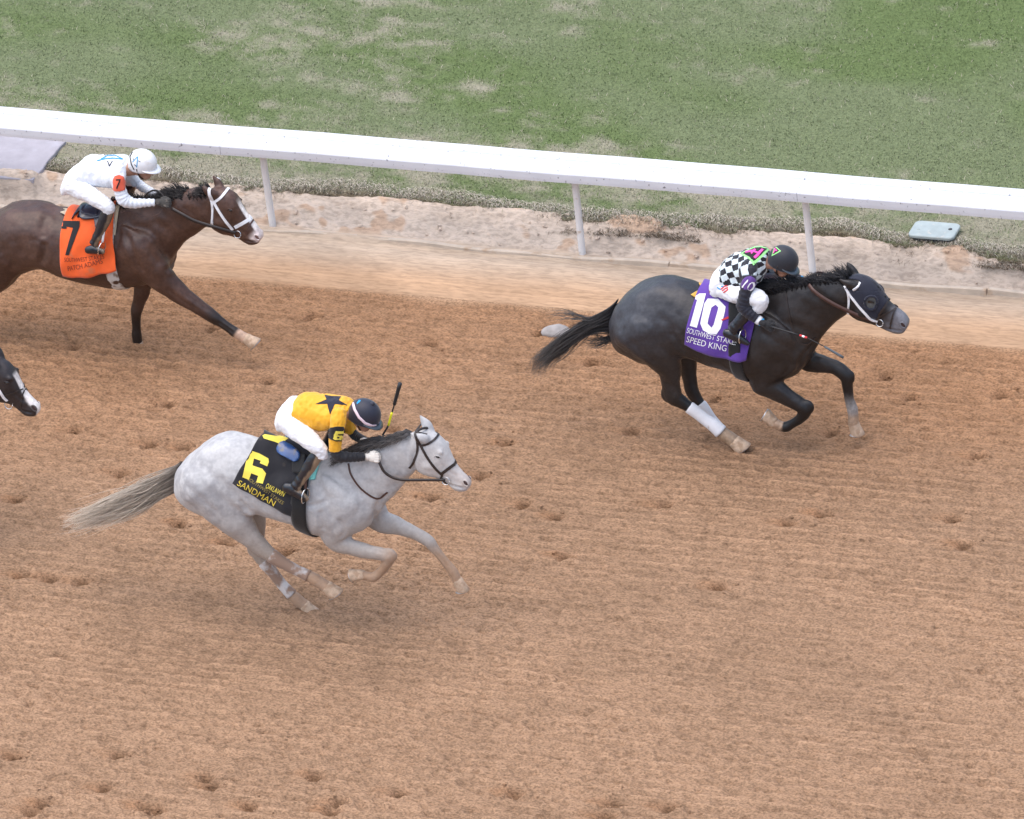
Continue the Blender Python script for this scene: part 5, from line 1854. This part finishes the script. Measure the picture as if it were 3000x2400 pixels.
M_BAND = fabric('bandage_white', (0.74, 0.74, 0.76), rough=0.8, dirt=(0.40, 0.28, 0.2, 14.0, 0.66))
M_BANDD = fabric('bandage_muddy', (0.60, 0.57, 0.55), rough=0.85, dirt=(0.30, 0.20, 0.145, 9.0, 0.40))
bandage(G10, T10, D10['legs']['near_hind'], (0.54, 0.80), 'clean white bandage on the black horse\'s near hind leg', M_BAND)
bandage(G10, T10, D10['legs']['far_hind'], (0.52, 0.82), 'white bandage on the black horse\'s hind leg towards the rail', M_BAND)
bandage(G6, T6, D6['legs']['near_hind'], (0.46, 0.74), 'mud covered bandage on the pale grey horse\'s raised hind leg', M_BANDD)
bandage(G6, T6, D6['legs']['far_hind'], (0.44, 0.72), 'muddy white bandage on the pale grey horse\'s landing hind leg', M_BANDD)


# ------------------------------------------------------------------ jockeys
M_SKIN = mat('skin', (0.42, 0.23, 0.16), rough=0.5, var=0.08, vscale=30, spec=0.4)
M_BREE = fabric('breeches_white', (0.76, 0.77, 0.80), rough=0.7, bump=0.004, bscale=26, var=0.03, dirt=(0.55, 0.45, 0.38, 9.0, 0.72))
M_BOOT = mat('boot_black', (0.012, 0.013, 0.018), rough=0.28, var=0.2, vscale=20, bump=0.003, bscale=45, coat=0.25, vcol=True)
M_GOGG = mat('goggle', (0.03, 0.025, 0.02), rough=0.1, coat=0.8)


def frame_dirs(T, c, f_px, u_px):
    o = T.P(c[0], c[1])
    f = unit(T.P(c[0] + f_px[0], c[1] + f_px[1]) - o)
    u = T.P(c[0] + u_px[0], c[1] + u_px[1]) - o
    u = unit(u - (u @ f) * f)
    return o, f, u


def capsule(P, r, n=8):
    P = np.asarray(P, float)
    r = np.full(len(P), r) if np.isscalar(r) else np.asarray(r, float)
    t0, t1 = unit(P[0] - P[1]), unit(P[-1] - P[-2])
    P = np.vstack([P[0] + t0 * r[0] * 0.7, P, P[-1] + t1 * r[-1] * 0.7])
    r = np.concatenate([[r[0] * 0.55], r, [r[-1] * 0.55]])
    return tube(P, r, n)


def glove(c, d, up, side, sgn=1.0):
    """closed riding hand: palm, four curled fingers of different length and a thumb along the top"""
    X, Z = unit(d), unit(up - (up @ unit(d)) * unit(d))
    Y = np.cross(Z, X) * sgn
    L = lambda x, y, z: c + X * x + Y * y + Z * z
    parts = [ellipsoid(c, X * 0.046, Y * 0.040, Z * 0.019, 8, 14), capsule([L(-0.065, 0, 0), L(-0.03, 0, 0)], [0.028, 0.030], 12)]
    for y, ln in ((-0.030, 0.86), (-0.010, 1.0), (0.010, 0.97), (0.029, 0.80)):
        parts.append(capsule([L(0.026, y, 0.006), L(0.026 + 0.026 * ln, y, 0.0), L(0.030 + 0.030 * ln, y, -0.026 * ln), L(0.012, y, -0.042 * ln), L(-0.008, y * 0.9, -0.036 * ln)],
                             [0.0105, 0.0108, 0.0102, 0.0095, 0.0085], 9))
    parts.append(capsule([L(-0.018, 0.034, -0.004), L(0.010, 0.048, -0.010), L(0.036, 0.042, -0.016)], [0.0125, 0.0112, 0.0095], 9))
    return fuse(parts, 0.0045, 2)


def jockey(J):
    T, y0 = J['T'], J['T'].y0
    p = thing('person', J['label'], 'jockey', tuple(T.P(*J['torso'][1][1])), 'jockeys crouched over galloping horses')
    S = st(*[(a, b, w_) for a, b, w_ in J['torso']])
    # shirt (upper torso with short sleeves) and breeches (seat and thighs)
    up = outline_loft(T, S[2:], nseg=28)
    lo = outline_loft(T, S[:4], nseg=28)
    lo_in = [((a[0] + (b[0] - a[0]) * q_, a[1] + (b[1] - a[1]) * q_), (b[0] - (b[0] - a[0]) * q_, b[1] - (b[1] - a[1]) * q_), w_ * (1 - 1.5 * q_), e_) for q_, (a, b, w_, e_) in zip((0.0, 0.01, 0.05, 0.12), S[:4])]
    lo = outline_loft(T, lo_in, nseg=28)
    sl_near = limb(T, J['sleeve'], ratio=0.9)[0]
    sl_far = limb(T, J['sleeve_far'], ratio=0.9)[0]
    V, F = fuse([up[0], sl_near, sl_far], J.get('voxel', 0.0085), 5)
    V = relax(V, F, np.ones(len(V)), 5)
    Nn = normals_of(V, F)
    fold = (fbm(V * [1.0, 1.0, 0.5], 9, 5) - 0.5) * 0.034 + (np.abs(fbm(V * [1.4, 1.0, 0.7], 20, 6) - 0.5)) * -0.03
    V = V + Nn * fold[:, None]
    cols = None
    if J.get('check'):
        C = up[1]
        d, q = seg_param(V, C)
        ln = np.linalg.norm(np.diff(C, axis=0), axis=1).sum()
        ci = np.clip((q * (len(C) - 1)).astype(int), 0, len(C) - 1)
        th = np.arctan2(V[:, 1] - C[ci][:, 1], ((V - C[ci]) * up[2][ci]).sum(1) / np.linalg.norm(up[2][ci], axis=1))
        ax_ = unit(C[-4] - C[2])
        a = ((V - C[2]) @ ax_) / 0.066 + 0.3 + 40
        b = th * 0.185 / 0.066 + 0.15 + 40
        # the sleeve below the shoulder is plain dark
        ds, qs = seg_param(V, limb(T, J['sleeve'], ratio=0.9)[1])
        dk = smoothstep(0.45, 0.5, qs) * (ds < 0.085)
        cols = np.stack([a, b, dk], -1)        # shirt coordinates for the check, not colours
    mk('silks', V, F, J['m_silk'], p, cols=cols)
    bs = bvh_of(V, F)
    leg = limb(T, J['leg'], ratio=0.95)[0]
    Vb, Fb = fuse([lo[0], leg, mirrored(leg, y0)], 0.009, 5)
    Nb = normals_of(Vb, Fb)
    Vb = Vb + Nb * ((fbm(Vb, 12, 9) - 0.5) * 0.022 - np.abs(fbm(Vb * [1, 1, 1.6], 22, 10) - 0.5) * 0.024)[:, None]
    mk('breeches', Vb, Fb, J.get('m_bree', M_BREE), p)
    bb = bvh_of(Vb, Fb)
    # boots
    shaft = limb(T, J['boot'], ratio=0.85)
    foot = limb(T, J['foot'], ratio=0.72)
    Vt, Ft = fuse([shaft[0], foot[0]], 0.007, 3)
    Nt = normals_of(Vt, Ft)
    _, bq = seg_param(Vt, shaft[1])
    Vt = Vt + Nt * (0.0022 * np.sin(bq * 34) * smoothstep(0.5, 0.9, bq) + (fbm(Vt, 22, 4) - 0.5) * 0.008)[:, None]
    mud = smoothstep(0.45, 0.60, 0.55 * fbm(Vt, 11, 21) + 0.45 * smoothstep(-0.3, 0.8, Nt[:, 0])) * J['mud']
    bc = np.array([0.012, 0.014, 0.020]) * (1 - mud[:, None]) + np.array([0.25, 0.18, 0.12]) * mud[:, None]
    mk('boot', Vt, Ft, M_BOOT, p, cols=bc)
    vv, ff = mirrored((Vt, Ft.tolist()), y0)
    mk('boot', vv, ff, M_BOOT, p, cols=bc)
    # forearms
    for nm, key in (('forearm_sleeve', 'arm'), ('forearm_sleeve', 'arm_far')):
        a_ = limb(T, J[key], ratio=0.92)
        Va, Fa = fuse([a_[0]], 0.007, 3)
        Na = normals_of(Va, Fa)
        _, aq = seg_param(Va, a_[1])
        Va = Va + Na * ((fbm(Va, 26, 4) - 0.5) * 0.010 + 0.0022 * np.sin(aq * 60))[:, None]
        mk(nm, Va, Fa, J['m_arm'], p)
    # gloved hands
    for key, lat in (('hand', -1), ('hand_far', 1)):
        (hu, hv, hl), (du, dv), (uu, uv) = J[key]
        c = T.P(hu, hv, hl)
        d = T.P(hu + du, hv + dv, hl) - c
        u = T.P(hu + uu, hv + uv, hl) - c + np.array([0, lat * 0.02, 0])
        mk('glove', *glove(c, d, u, None, 1.0 if lat < 0 else -1.0), J['m_glove'], p)
    # body under the clothes: one figure with head, neck, trunk and limbs
    hc, f, u = frame_dirs(T, J['head'], J['f'], J['u'])
    k_ = J.get('hs', 1.0)
    tor_in = outline_loft(T, [((a[0] * .88 + b[0] * .12, a[1] * .88 + b[1] * .12), (b[0] * .88 + a[0] * .12, b[1] * .88 + a[1] * .12), w_ * .85, e_) for a, b, w_, e_ in S], nseg=20)
    thin = lambda L_: limb(T, [(q[0], q[1], q[2], q[3] * 0.72) for q in L_])[0]
    nb = tor_in[1][-3]
    parts = [tor_in[0], thin(J['leg']), mirrored(thin(J['leg']), y0), thin(J['sleeve']), thin(J['sleeve_far']), thin(J['arm']), thin(J['arm_far']), thin(J['boot']), mirrored(thin(J['boot']), y0),
             capsule([nb, hc - u * 0.07 - f * 0.015], [0.062, 0.055], 14),
             ellipsoid(hc - u * 0.045 + f * 0.008, f * 0.088 * k_, YH * 0.070 * k_, u * 0.100 * k_), ellipsoid(hc - u * 0.118 + f * 0.045, f * 0.042, YH * 0.044, u * 0.040),
             ellipsoid(hc - u * 0.085 + f * 0.098, f * 0.016, YH * 0.012, u * 0.020), ellipsoid(hc - u * 0.055 + f * 0.075, f * 0.020, YH * 0.052, u * 0.012),
             ellipsoid(hc - u * 0.118 + f * 0.082, f * 0.009, YH * 0.022, u * 0.005), ellipsoid(hc - u * 0.128 + f * 0.080, f * 0.009, YH * 0.020, u * 0.005)]
    for sg in (-1, 1):
        parts.append(ellipsoid(hc - u * 0.075 - f * 0.012 + YH * sg * 0.073, f * 0.017, YH * 0.008, u * 0.030))
    V, F = fuse(parts, 0.0068, 2)
    mk('body', V, F, M_SKIN, p)
    # goggles
    gv = ellipsoid(hc - u * 0.052 + f * 0.078, f * 0.022, YH * 0.058, u * 0.022)
    mk('goggles', *gv, M_GOGG, p)
    gs = [hc - u * 0.045 + f * 0.086 * math.cos(a) + YH * 0.083 * math.sin(a) for a in np.linspace(0, 2 * math.pi, 33)]
    mk('goggle_strap', *ribbon(gs, [x - (hc - u * 0.045) for x in gs], 0.016, 0.004), J.get('m_gstrap', M_LEATH), p)
    # helmet: dome, peak, chin strap
    rings = []
    A_, B_, C_ = 0.128 * k_, 0.104 * k_, 0.118 * k_
    for ph in np.radians(np.linspace(3, 112, 22)):
        th = np.linspace(0, 2 * math.pi, 40, endpoint=False)
        fx = A_ * np.sin(ph) * np.cos(th)
        dip = -0.020 * max(0, (math.degrees(ph) - 85) / 27) * (1 - np.cos(th)) * 0.9
        rings.append(hc + np.outer(fx, f) + np.outer(B_ * np.sin(ph) * np.sin(th), YH) + np.outer(C_ * math.cos(ph) + dip, u))
    hv, hf_ = rings_to_mesh(np.array(rings))
    hm = mk('helmet', hv, hf_, J['m_helm'], p)
    bh = bvh_of(hv, hf_)
    vr = []
    for a in np.radians(np.linspace(-74, 74, 25)):
        ph = math.radians(104)
        i_ = hc + f * A_ * math.sin(ph) * math.cos(a) * 0.97 + YH * B_ * math.sin(ph) * math.sin(a) * 0.97 + u * (C_ * math.cos(ph) + 0.004)
        e_ = (f * math.cos(a) * 1.0 + YH * math.sin(a) * 0.55) * (0.052 * math.cos(a * 1.15) ** 0.7 if math.cos(a * 1.15) > 0 else 0) - u * 0.016 * max(math.cos(a), 0)
        vr.append([i_ + u * 0.004, i_ + e_ + u * 0.003, i_ + e_ - u * 0.003, i_ - u * 0.005])
    mk('peak', *rings_to_mesh(np.array(vr)), J['m_peak'], hm)
    for sg in (-1, 1):
        cs = [hc - u * 0.02 - f * 0.01 + YH * sg * 0.104, hc - u * 0.085 + f * 0.005 + YH * sg * 0.080, hc - u * 0.130 + f * 0.025 + YH * sg * 0.050, hc - u * 0.158 + f * 0.040 + YH * sg * 0.005]
        mk('chin_strap', *tube(catmull(np.array(cs), 5), 0.006, 7), M_LEATH, hm)
    mk('neck_roll', *tube([hc - u * 0.055 - f * 0.108 * math.cos(a) * k_ + YH * 0.088 * math.sin(a) for a in np.radians(np.linspace(-75, 75, 17))], 0.013, 8), J['m_roll'], hm)
    return dict(p=p, silks=bs, bree=bb, helm=bh, hm=hm, hc=hc, f=f, u=u, boot=bvh_of(Vt, Ft))


def stirrup(T, foot_px, top_px, lat, parent, m_):
    """stirrup leather and steel iron under the ball of the foot, both sides"""
    c = T.P(foot_px[0], foot_px[1], lat)
    t = T.P(top_px[0], top_px[1], lat + 0.03)
    ex = np.array([0.25, 0.97, 0])
    up = unit(t - c)
    P = [c + ex * 0.052 * math.cos(a) + up * (0.055 + 0.065 * math.sin(a)) for a in np.linspace(-0.75, math.pi + 0.75, 20)]
    P.append(P[0])
    ms = tube(P, 0.0048, 8)
    mk('stirrup', *ms, M_METAL, parent)
    mk('stirrup', *mirrored(ms, T.y0), M_METAL, parent)
    ms = ribbon(catmull(np.array([c + up * 0.118, (c + up * 0.118 + t) / 2, t]), 4), np.tile([0.1, -1, 0.1], (9, 1)), 0.02, 0.006)
    mk('stirrup_leather', *ms, m_, parent)
    mk('stirrup_leather', *mirrored(ms, T.y0), m_, parent)


M_S6 = fabric('silk_yellow', (0.80, 0.40, 0.022), rough=0.5, var=0.04, bump=0.004, bscale=22)
M_S7 = fabric('silk_white', (0.74, 0.77, 0.82), rough=0.55, var=0.03, bump=0.004, bscale=22)
M_S10 = fabric('silk_check', (0.5, 0.5, 0.5), rough=0.5, var=0.04, bump=0.003, bscale=22, vcol=True)
_t = M_S10.node_tree
_at = [n for n in _t.nodes if n.type == 'ATTRIBUTE'][0]
_mx = [n for n in _t.nodes if n.type == 'MIX'][0]
_sp = _t.nodes.new('ShaderNodeSeparateColor')
_cb = _t.nodes.new('ShaderNodeCombineXYZ')
_ck = _t.nodes.new('ShaderNodeTexChecker')
_dm = _t.nodes.new('ShaderNodeMix')
_dm.data_type = 'RGBA'
_t.links.new(_at.outputs['Color'], _sp.inputs[0])
_t.links.new(_sp.outputs[0], _cb.inputs[0])
_t.links.new(_sp.outputs[1], _cb.inputs[1])
_cb.inputs[2].default_value = 0.5
_t.links.new(_cb.outputs[0], _ck.inputs['Vector'])
_ck.inputs['Scale'].default_value = 1.0
_ck.inputs['Color1'].default_value = (0.012, 0.011, 0.018, 1)
_ck.inputs['Color2'].default_value = (0.66, 0.75, 0.78, 1)
_t.links.new(_sp.outputs[2], _dm.inputs[0])
_t.links.new(_ck.outputs[0], _dm.inputs[6])
_dm.inputs[7].default_value = (0.012, 0.011, 0.018, 1)
_t.links.new(_dm.outputs[2], _mx.inputs[6])
M_ARMB = fabric('sleeve_black', (0.016, 0.016, 0.020), rough=0.6, bump=0.004, bscale=60)
M_ARMN = fabric('sleeve_navy', (0.014, 0.015, 0.026), rough=0.6, bump=0.003, bscale=40)
M_GLW = fabric('glove_white', (0.70, 0.66, 0.60), rough=0.7)
M_GLB = fabric('glove_black', (0.015, 0.015, 0.017), rough=0.7)
M_GLG = fabric('glove_grey', (0.055, 0.05, 0.045), rough=0.7, dirt=(0.2, 0.17, 0.14, 20, 0.55))
M_HNAVY = mat('helmet_navy', (0.010, 0.012, 0.028), rough=0.55, var=0.15, vscale=40, sheen=0.2)
M_HBLK = mat('helmet_black', (0.012, 0.014, 0.022), rough=0.6, var=0.15, vscale=40, sheen=0.2)
M_HWHT = mat('helmet_white', (0.78, 0.78, 0.79), rough=0.35, var=0.05, vscale=20, dirt=(0.6, 0.55, 0.5, 12.0, 0.64))
M_PEAK = mat('peak_smoke', (0.06, 0.075, 0.09), rough=0.3, var=0.1, coat=0.4)
M_PINK = fabric('band_pink', (0.78, 0.62, 0.68))
M_BLUE = fabric('print_blue', (0.02, 0.28, 0.55))
M_LIME = fabric('print_lime', (0.30, 0.72, 0.25))
M_MAG = fabric('print_magenta', (0.75, 0.07, 0.38))
M_PURP = fabric('band_purple', (0.12, 0.055, 0.25))
M_ORAN = fabric('band_orange', (0.78, 0.13, 0.07))
M_YELP = mat('whip_yellow', (0.80, 0.75, 0.02), rough=0.4, var=0.05)
M_WHIP = mat('whip_black', (0.014, 0.014, 0.016), rough=0.5, var=0.2)

K6 = jockey(dict(
    T=J6, label='jockey in yellow shirt with navy star crouched on the pale grey horse', m_silk=M_S6, m_arm=M_ARMB, m_glove=M_GLW, m_helm=M_HNAVY, m_peak=M_PEAK, m_roll=M_HNAVY, mud=1.0,
    torso=[((652, 500), (735, 690), .11), ((735, 338), (860, 650), .155), ((870, 250), (950, 610), .155), ((1010, 197), (1080, 675), .15), ((1200, 232), (1230, 700), .16), ((1380, 258), (1390, 690), .165), ((1510, 290), (1520, 610), .14), ((1590, 345), (1590, 560), .08)],
    sleeve=[(1440, 480, -.15, 105), (1425, 600, -.19, 112), (1405, 740, -.215, 100), (1392, 860, -.225, 90), (1390, 955, -.23, 86)],
    sleeve_far=[(1470, 420, .15, 100), (1510, 520, .19, 105), (1560, 640, .21, 90), (1590, 720, .21, 80)],
    arm=[(1395, 940, -.23, 72), (1430, 1020, -.23, 78), (1560, 1035, -.20, 68), (1680, 1032, -.16, 60), (1765, 1028, -.135, 54)],
    arm_far=[(1580, 690, .21, 60), (1640, 760, .20, 62), (1710, 800, .16, 55), (1765, 822, .13, 48)],
    hand=((1858, 1035, -.125), (10, 1), (0, -10)), hand_far=((1830, 845, .10), (10, 2), (0, -10)),
    leg=[(780, 540, -.08, 165), (880, 660, -.13, 150), (1010, 770, -.19, 132), (1140, 880, -.235, 118), (1215, 960, -.25, 98), (1225, 1050, -.255, 82)],
    boot=[(1170, 990, -.25, 78), (1110, 1080, -.26, 88), (1040, 1190, -.275, 84), (960, 1310, -.29, 70), (890, 1400, -.30, 70)],
    foot=[(775, 1420, -.30, 66), (850, 1445, -.30, 78), (930, 1500, -.305, 62), (1000, 1550, -.31, 48), (1042, 1585, -.31, 28)],
    head=(1765, 480), f=(.86, .50), u=(.5, -.86), hs=1.04))
K10 = jockey(dict(
    T=J10, label='jockey in black and white checked shirt riding the black horse', m_silk=M_S10, m_arm=M_ARMN, m_glove=M_GLB, m_helm=M_HBLK, m_peak=M_PEAK, m_roll=M_HBLK, mud=0.0, check=True, voxel=0.0062,
    torso=[((410, 560), (480, 700), .11), ((445, 460), (570, 700), .155), ((530, 345), (660, 650), .155), ((650, 232), (790, 640), .15), ((790, 178), (900, 615), .16), ((920, 140), (1000, 570), .165), ((1040, 142), (1075, 490), .14), ((1110, 190), (1120, 420), .08)],
    sleeve=[(890, 380, -.15, 105), (872, 450, -.20, 112), (870, 560, -.25, 102), (857, 650, -.27, 92)],
    sleeve_far=[(1010, 300, .15, 95), (1090, 350, .19, 90), (1200, 410, .21, 75)],
    arm=[(858, 620, -.27, 84), (830, 760, -.29, 84), (818, 855, -.30, 88), (885, 935, -.31, 72), (975, 1008, -.315, 58)],
    arm_far=[(1180, 400, .21, 60), (1330, 455, .20, 58), (1430, 490, .16, 52), (1500, 530, .13, 44)],
    hand=((1110, 1085, -.325), (9, 4), (3, -9)), hand_far=((1565, 560, .10), (10, 4), (2, -10)),
    leg=[(530, 625, -.08, 108), (660, 695, -.14, 104), (800, 725, -.20, 110), (930, 738, -.24, 116), (1015, 775, -.255, 108), (1005, 850, -.26, 92), (960, 900, -.26, 76)],
    boot=[(930, 850, -.255, 74), (860, 920, -.265, 80), (790, 1010, -.28, 76), (720, 1090, -.295, 70), (680, 1140, -.30, 72)],
    foot=[(610, 1175, -.30, 52), (680, 1195, -.30, 62), (760, 1235, -.305, 50), (830, 1280, -.31, 36), (880, 1312, -.31, 20)],
    head=(1298, 285), f=(.84, .54), u=(.54, -.84), hs=1.0))
K7 = jockey(dict(
    T=J7, label='jockey all in white with white helmet riding the bay horse', m_silk=M_S7, m_arm=M_S7, m_glove=M_GLG, m_helm=M_HWHT, m_peak=M_HWHT, m_roll=M_S7, mud=0.75,
    torso=[((130, 470), (195, 600), .11), ((185, 350), (330, 570), .155), ((305, 232), (420, 490), .155), ((455, 125), (540, 515), .15), ((620, 125), (680, 545), .16), ((780, 130), (800, 540), .165), ((880, 148), (885, 470), .14), ((930, 215), (935, 410), .08)],
    sleeve=[(810, 330, -.15, 98), (805, 420, -.19, 100), (815, 510, -.215, 88), (840, 600, -.225, 84)],
    sleeve_far=[(880, 290, .15, 90), (950, 400, .19, 85), (1040, 480, .21, 70)],
    arm=[(835, 580, -.225, 76), (880, 680, -.23, 84), (990, 722, -.21, 64), (1120, 718, -.17, 52), (1250, 712, -.135, 44)],
    arm_far=[(1020, 470, .21, 62), (1120, 540, .20, 58), (1240, 600, .16, 48), (1370, 615, .12, 40)],
    hand=((1350, 715, -.125), (10, 1), (0, -10)), hand_far=((1425, 620, .10), (10, 1), (0, -10)),
    leg=[(275, 500, -.08, 140), (390, 570, -.14, 122), (520, 650, -.20, 108), (640, 730, -.245, 96), (690, 785, -.255, 84), (675, 840, -.26, 74)],
    boot=[(685, 825, -.255, 74), (655, 890, -.26, 80), (610, 1000, -.275, 70), (560, 1110, -.29, 58), (510, 1215, -.30, 58)],
    foot=[(440, 1285, -.30, 44), (500, 1280, -.30, 54), (560, 1290, -.305, 46), (610, 1300, -.31, 36), (642, 1305, -.31, 24)],
    head=(1100, 225), f=(.95, .30), u=(.30, -.95), hs=1.0))

# prints and bands on the clothes
patch('star', [J6.fulls([(1250, 247), (1345, 264), (1462, 268), (1435, 315), (1540, 378), (1385, 365), (1325, 497), (1290, 362), (1135, 365), (1280, 305)])], K6['silks'], M_NAVY, K6['p'], 0.004)
bd = patch('armband', [J6.fulls([(1292, 690), (1330, 660), (1420, 645), (1490, 650), (1515, 700), (1512, 780), (1470, 830), (1400, 832), (1300, 790)])], K6['silks'], M_BLK, K6['p'], 0.004, 0.003)
patch('number', [J6.fulls([(1392, 698), (1484, 700), (1484, 730), (1416, 735), (1410, 752), (1468, 752), (1476, 800), (1455, 813), (1385, 810), (1370, 795)]), J6.fulls([(1406, 772), (1404, 792), (1440, 794), (1442, 772)])], K6['silks'], M_YEL, bd, 0.011)
patch('helmet_band', [J6.fulls(strip_poly([(1612, 345), (1635, 430), (1690, 530), (1770, 605), (1860, 640), (1930, 635), (1955, 600)], 30))], K6['helm'], M_PINK, K6['hm'], 0.002, 0.002)
mk('pompom', *ellipsoid(K6['hc'] + K6['u'] * 0.118 + K6['f'] * 0.02, K6['f'] * 0.02, YH * 0.02, K6['u'] * 0.022), M_HNAVY, K6['hm'])
patch('helmet_mark', [J6.fulls([(1660, 350), (1690, 310), (1715, 318), (1700, 340), (1668, 366)])], K6['helm'], M_BLUE, K6['hm'], 0.003)

bd = patch('armband', [J10.fulls(disc(880, 592, 88, 102, rot=0.25))], K10['silks'], M_PURP, K10['p'], 0.004, 0.003)
text_on('number', '10', [(800, 622), (850, 650), (910, 672)], 108, K10['silks'], M_WHT, bd, J10, off=0.011, lean=0.1)
E10 = Trace(2150, 700, 0.16327, T10.y0)
patch('emblem_border', [E10.fulls([(110, 270), (240, 200), (380, 140), (480, 135), (655, 180), (500, 335), (350, 480), (275, 365)])], K10['silks'], M_LIME, K10['p'], 0.004)
patch('emblem', [E10.fulls([(165, 265), (260, 215), (390, 165), (480, 160), (590, 182), (470, 305), (345, 415), (290, 335)])], K10['silks'], M_BLK, K10['p'], 0.0065)
for st_, wd_ in (([(515, 192), (375, 345)], 40), ([(385, 194), (318, 272)], 32), ([(350, 232), (440, 262)], 30), ([(210, 246), (345, 222)], 32)):
    patch('emblem_stroke', [E10.fulls(strip_poly(st_, wd_))], K10['silks'], M_MAG, K10['p'], 0.009)
patch('helmet_badge', [J10.fulls([(1190, 120), (1268, 190), (1152, 252)])], K10['helm'], M_LIME, K10['hm'], 0.002)
patch('helmet_badge', [J10.fulls([(1192, 138), (1246, 187), (1165, 232)])], K10['helm'], M_BLK, K10['hm'], 0.0035)
for st_ in ([(1185, 165), (1222, 190)], [(1200, 150), (1180, 215)], [(1190, 190), (1215, 172)]):
    patch('helmet_badge', [J10.fulls(strip_poly(st_, 11))], K10['helm'], M_MAG, K10['hm'], 0.005)
for st_, m_ in (([(500, 625), (520, 640), (545, 650)], M_BLUE), ([(545, 610), (560, 620), (575, 612)], M_BLUE), ([(545, 650), (590, 612), (625, 605)], M_RED), ([(560, 668), (600, 640), (630, 630)], M_RED), ([(575, 688), (610, 668), (632, 650)], M_RED)):
    patch('leg_badge', [J10.fulls(strip_poly(st_, 15))], K10['bree'], m_, K10['p'], 0.004)

bd = patch('armband', [J7.fulls([(745, 440), (770, 395), (815, 380), (870, 405), (890, 470), (885, 560), (820, 578), (750, 575)])], K7['silks'], M_ORAN, K7['p'], 0.004, 0.003)
text_on('number', '7', [(778, 540), (815, 542), (848, 538)], 108, K7['silks'], M_BLK, bd, J7, off=0.011)
for st_, m_, wd_ in (([(553, 212), (640, 190), (740, 181), (860, 192)], M_BLUE, 13), ([(600, 190), (680, 150), (770, 148), (860, 190)], M_BLUE, 10), ([(680, 212), (700, 278)], M_NAVY, 12), ([(700, 278), (740, 212)], M_NAVY, 10), ([(640, 140), (660, 160)], M_NAVY, 8)):
    patch('shirt_print', [J7.fulls(strip_poly(st_, wd_))], K7['silks'], m_, K7['p'], 0.004)
for st_, m_, wd_ in (([(980, 225), (1042, 160)], M_BLUE, 9), ([(1042, 160), (1030, 290)], M_BLUE, 10), ([(985, 180), (995, 200)], M_NAVY, 7), ([(1050, 210), (1075, 225)], M_NAVY, 7), ([(1000, 255), (1030, 280)], M_NAVY, 7),
                     ([(985, 95), (950, 160), (965, 250), (1000, 320)], M_BLK, 12)):
    patch('helmet_print', [J7.fulls(strip_poly(st_, wd_))], K7['helm'], m_, K7['hm'], 0.0025)

stirrup(J6, (1010, 1605), (1020, 1250), -.315, sad6, M_LEATHB)
stirrup(J10, (800, 1295), (800, 1030), -.315, sad10, M_LEATH)
stirrup(J7, (600, 1335), (640, 1020), -.315, sad7, M_WHITEL)


# whips
def whip(label, T, pts, lats, segs):
    P = np.array([T.P(u, v, l) for (u, v), l in zip(pts, lats)])
    wv = thing('riding_whip', label, 'whip', tuple(P[0]), 'riding whips')
    for nm, i0, i1, r0, r1, m_ in segs:
        a, b = P[i0], P[i1]
        mk(nm, *tube([a + (b - a) * t for t in np.linspace(0, 1, 6)], list(np.linspace(r0, r1, 6)), 10), m_, wv)
    return wv


whip('whip with yellow band held upright by the yellow shirted jockey', T6, [(1655, 350), (1685, 300), (1704, 230), (1716, 190), (1746, 78)], [.10, .11, .12, .125, .13],
     [('handle', 0, 1, .008, .008, M_WHIP), ('grip_band', 1, 2, .0095, .0095, M_YELP), ('shaft', 2, 3, .006, .006, M_WHIP), ('flap', 3, 4, .013, .017, M_WHIP)])
whip('thin whip with red and white band held low by the checked shirt jockey', J10, [(1130, 1092), (1490, 1200), (1520, 1211), (1550, 1222), (1580, 1232), (1790, 1338), (2018, 1472)], [-.34, -.345, -.347, -.348, -.35, -.36, -.37],
     [('handle', 0, 1, .008, .007, M_WHIP), ('grip_band', 1, 2, .009, .009, M_RED), ('grip_band', 2, 3, .009, .009, M_WHT), ('grip_band', 3, 4, .009, .009, M_RED), ('shaft', 4, 5, .0045, .004, M_WHIP), ('flap', 5, 6, .009, .011, M_PEAK)])
# cuffs
for T_, a_, b_, l_, r_, m_, par in ((J10, (975, 1005), (1020, 1035), -.305, .040, M_WHT, K10['p']), (J10, (1018, 1035), (1042, 1050), -.31, .036, M_BLUE, K10['p']), (J10, (1488, 522), (1522, 540), .125, .034, M_BLUE, K10['p'])):
    mk('cuff', *tube([T_.P(a_[0], a_[1], l_), T_.P((a_[0] + b_[0]) / 2, (a_[1] + b_[1]) / 2, l_), T_.P(b_[0], b_[1], l_)], [r_ * .95, r_, r_ * .95], 16), m_, par)
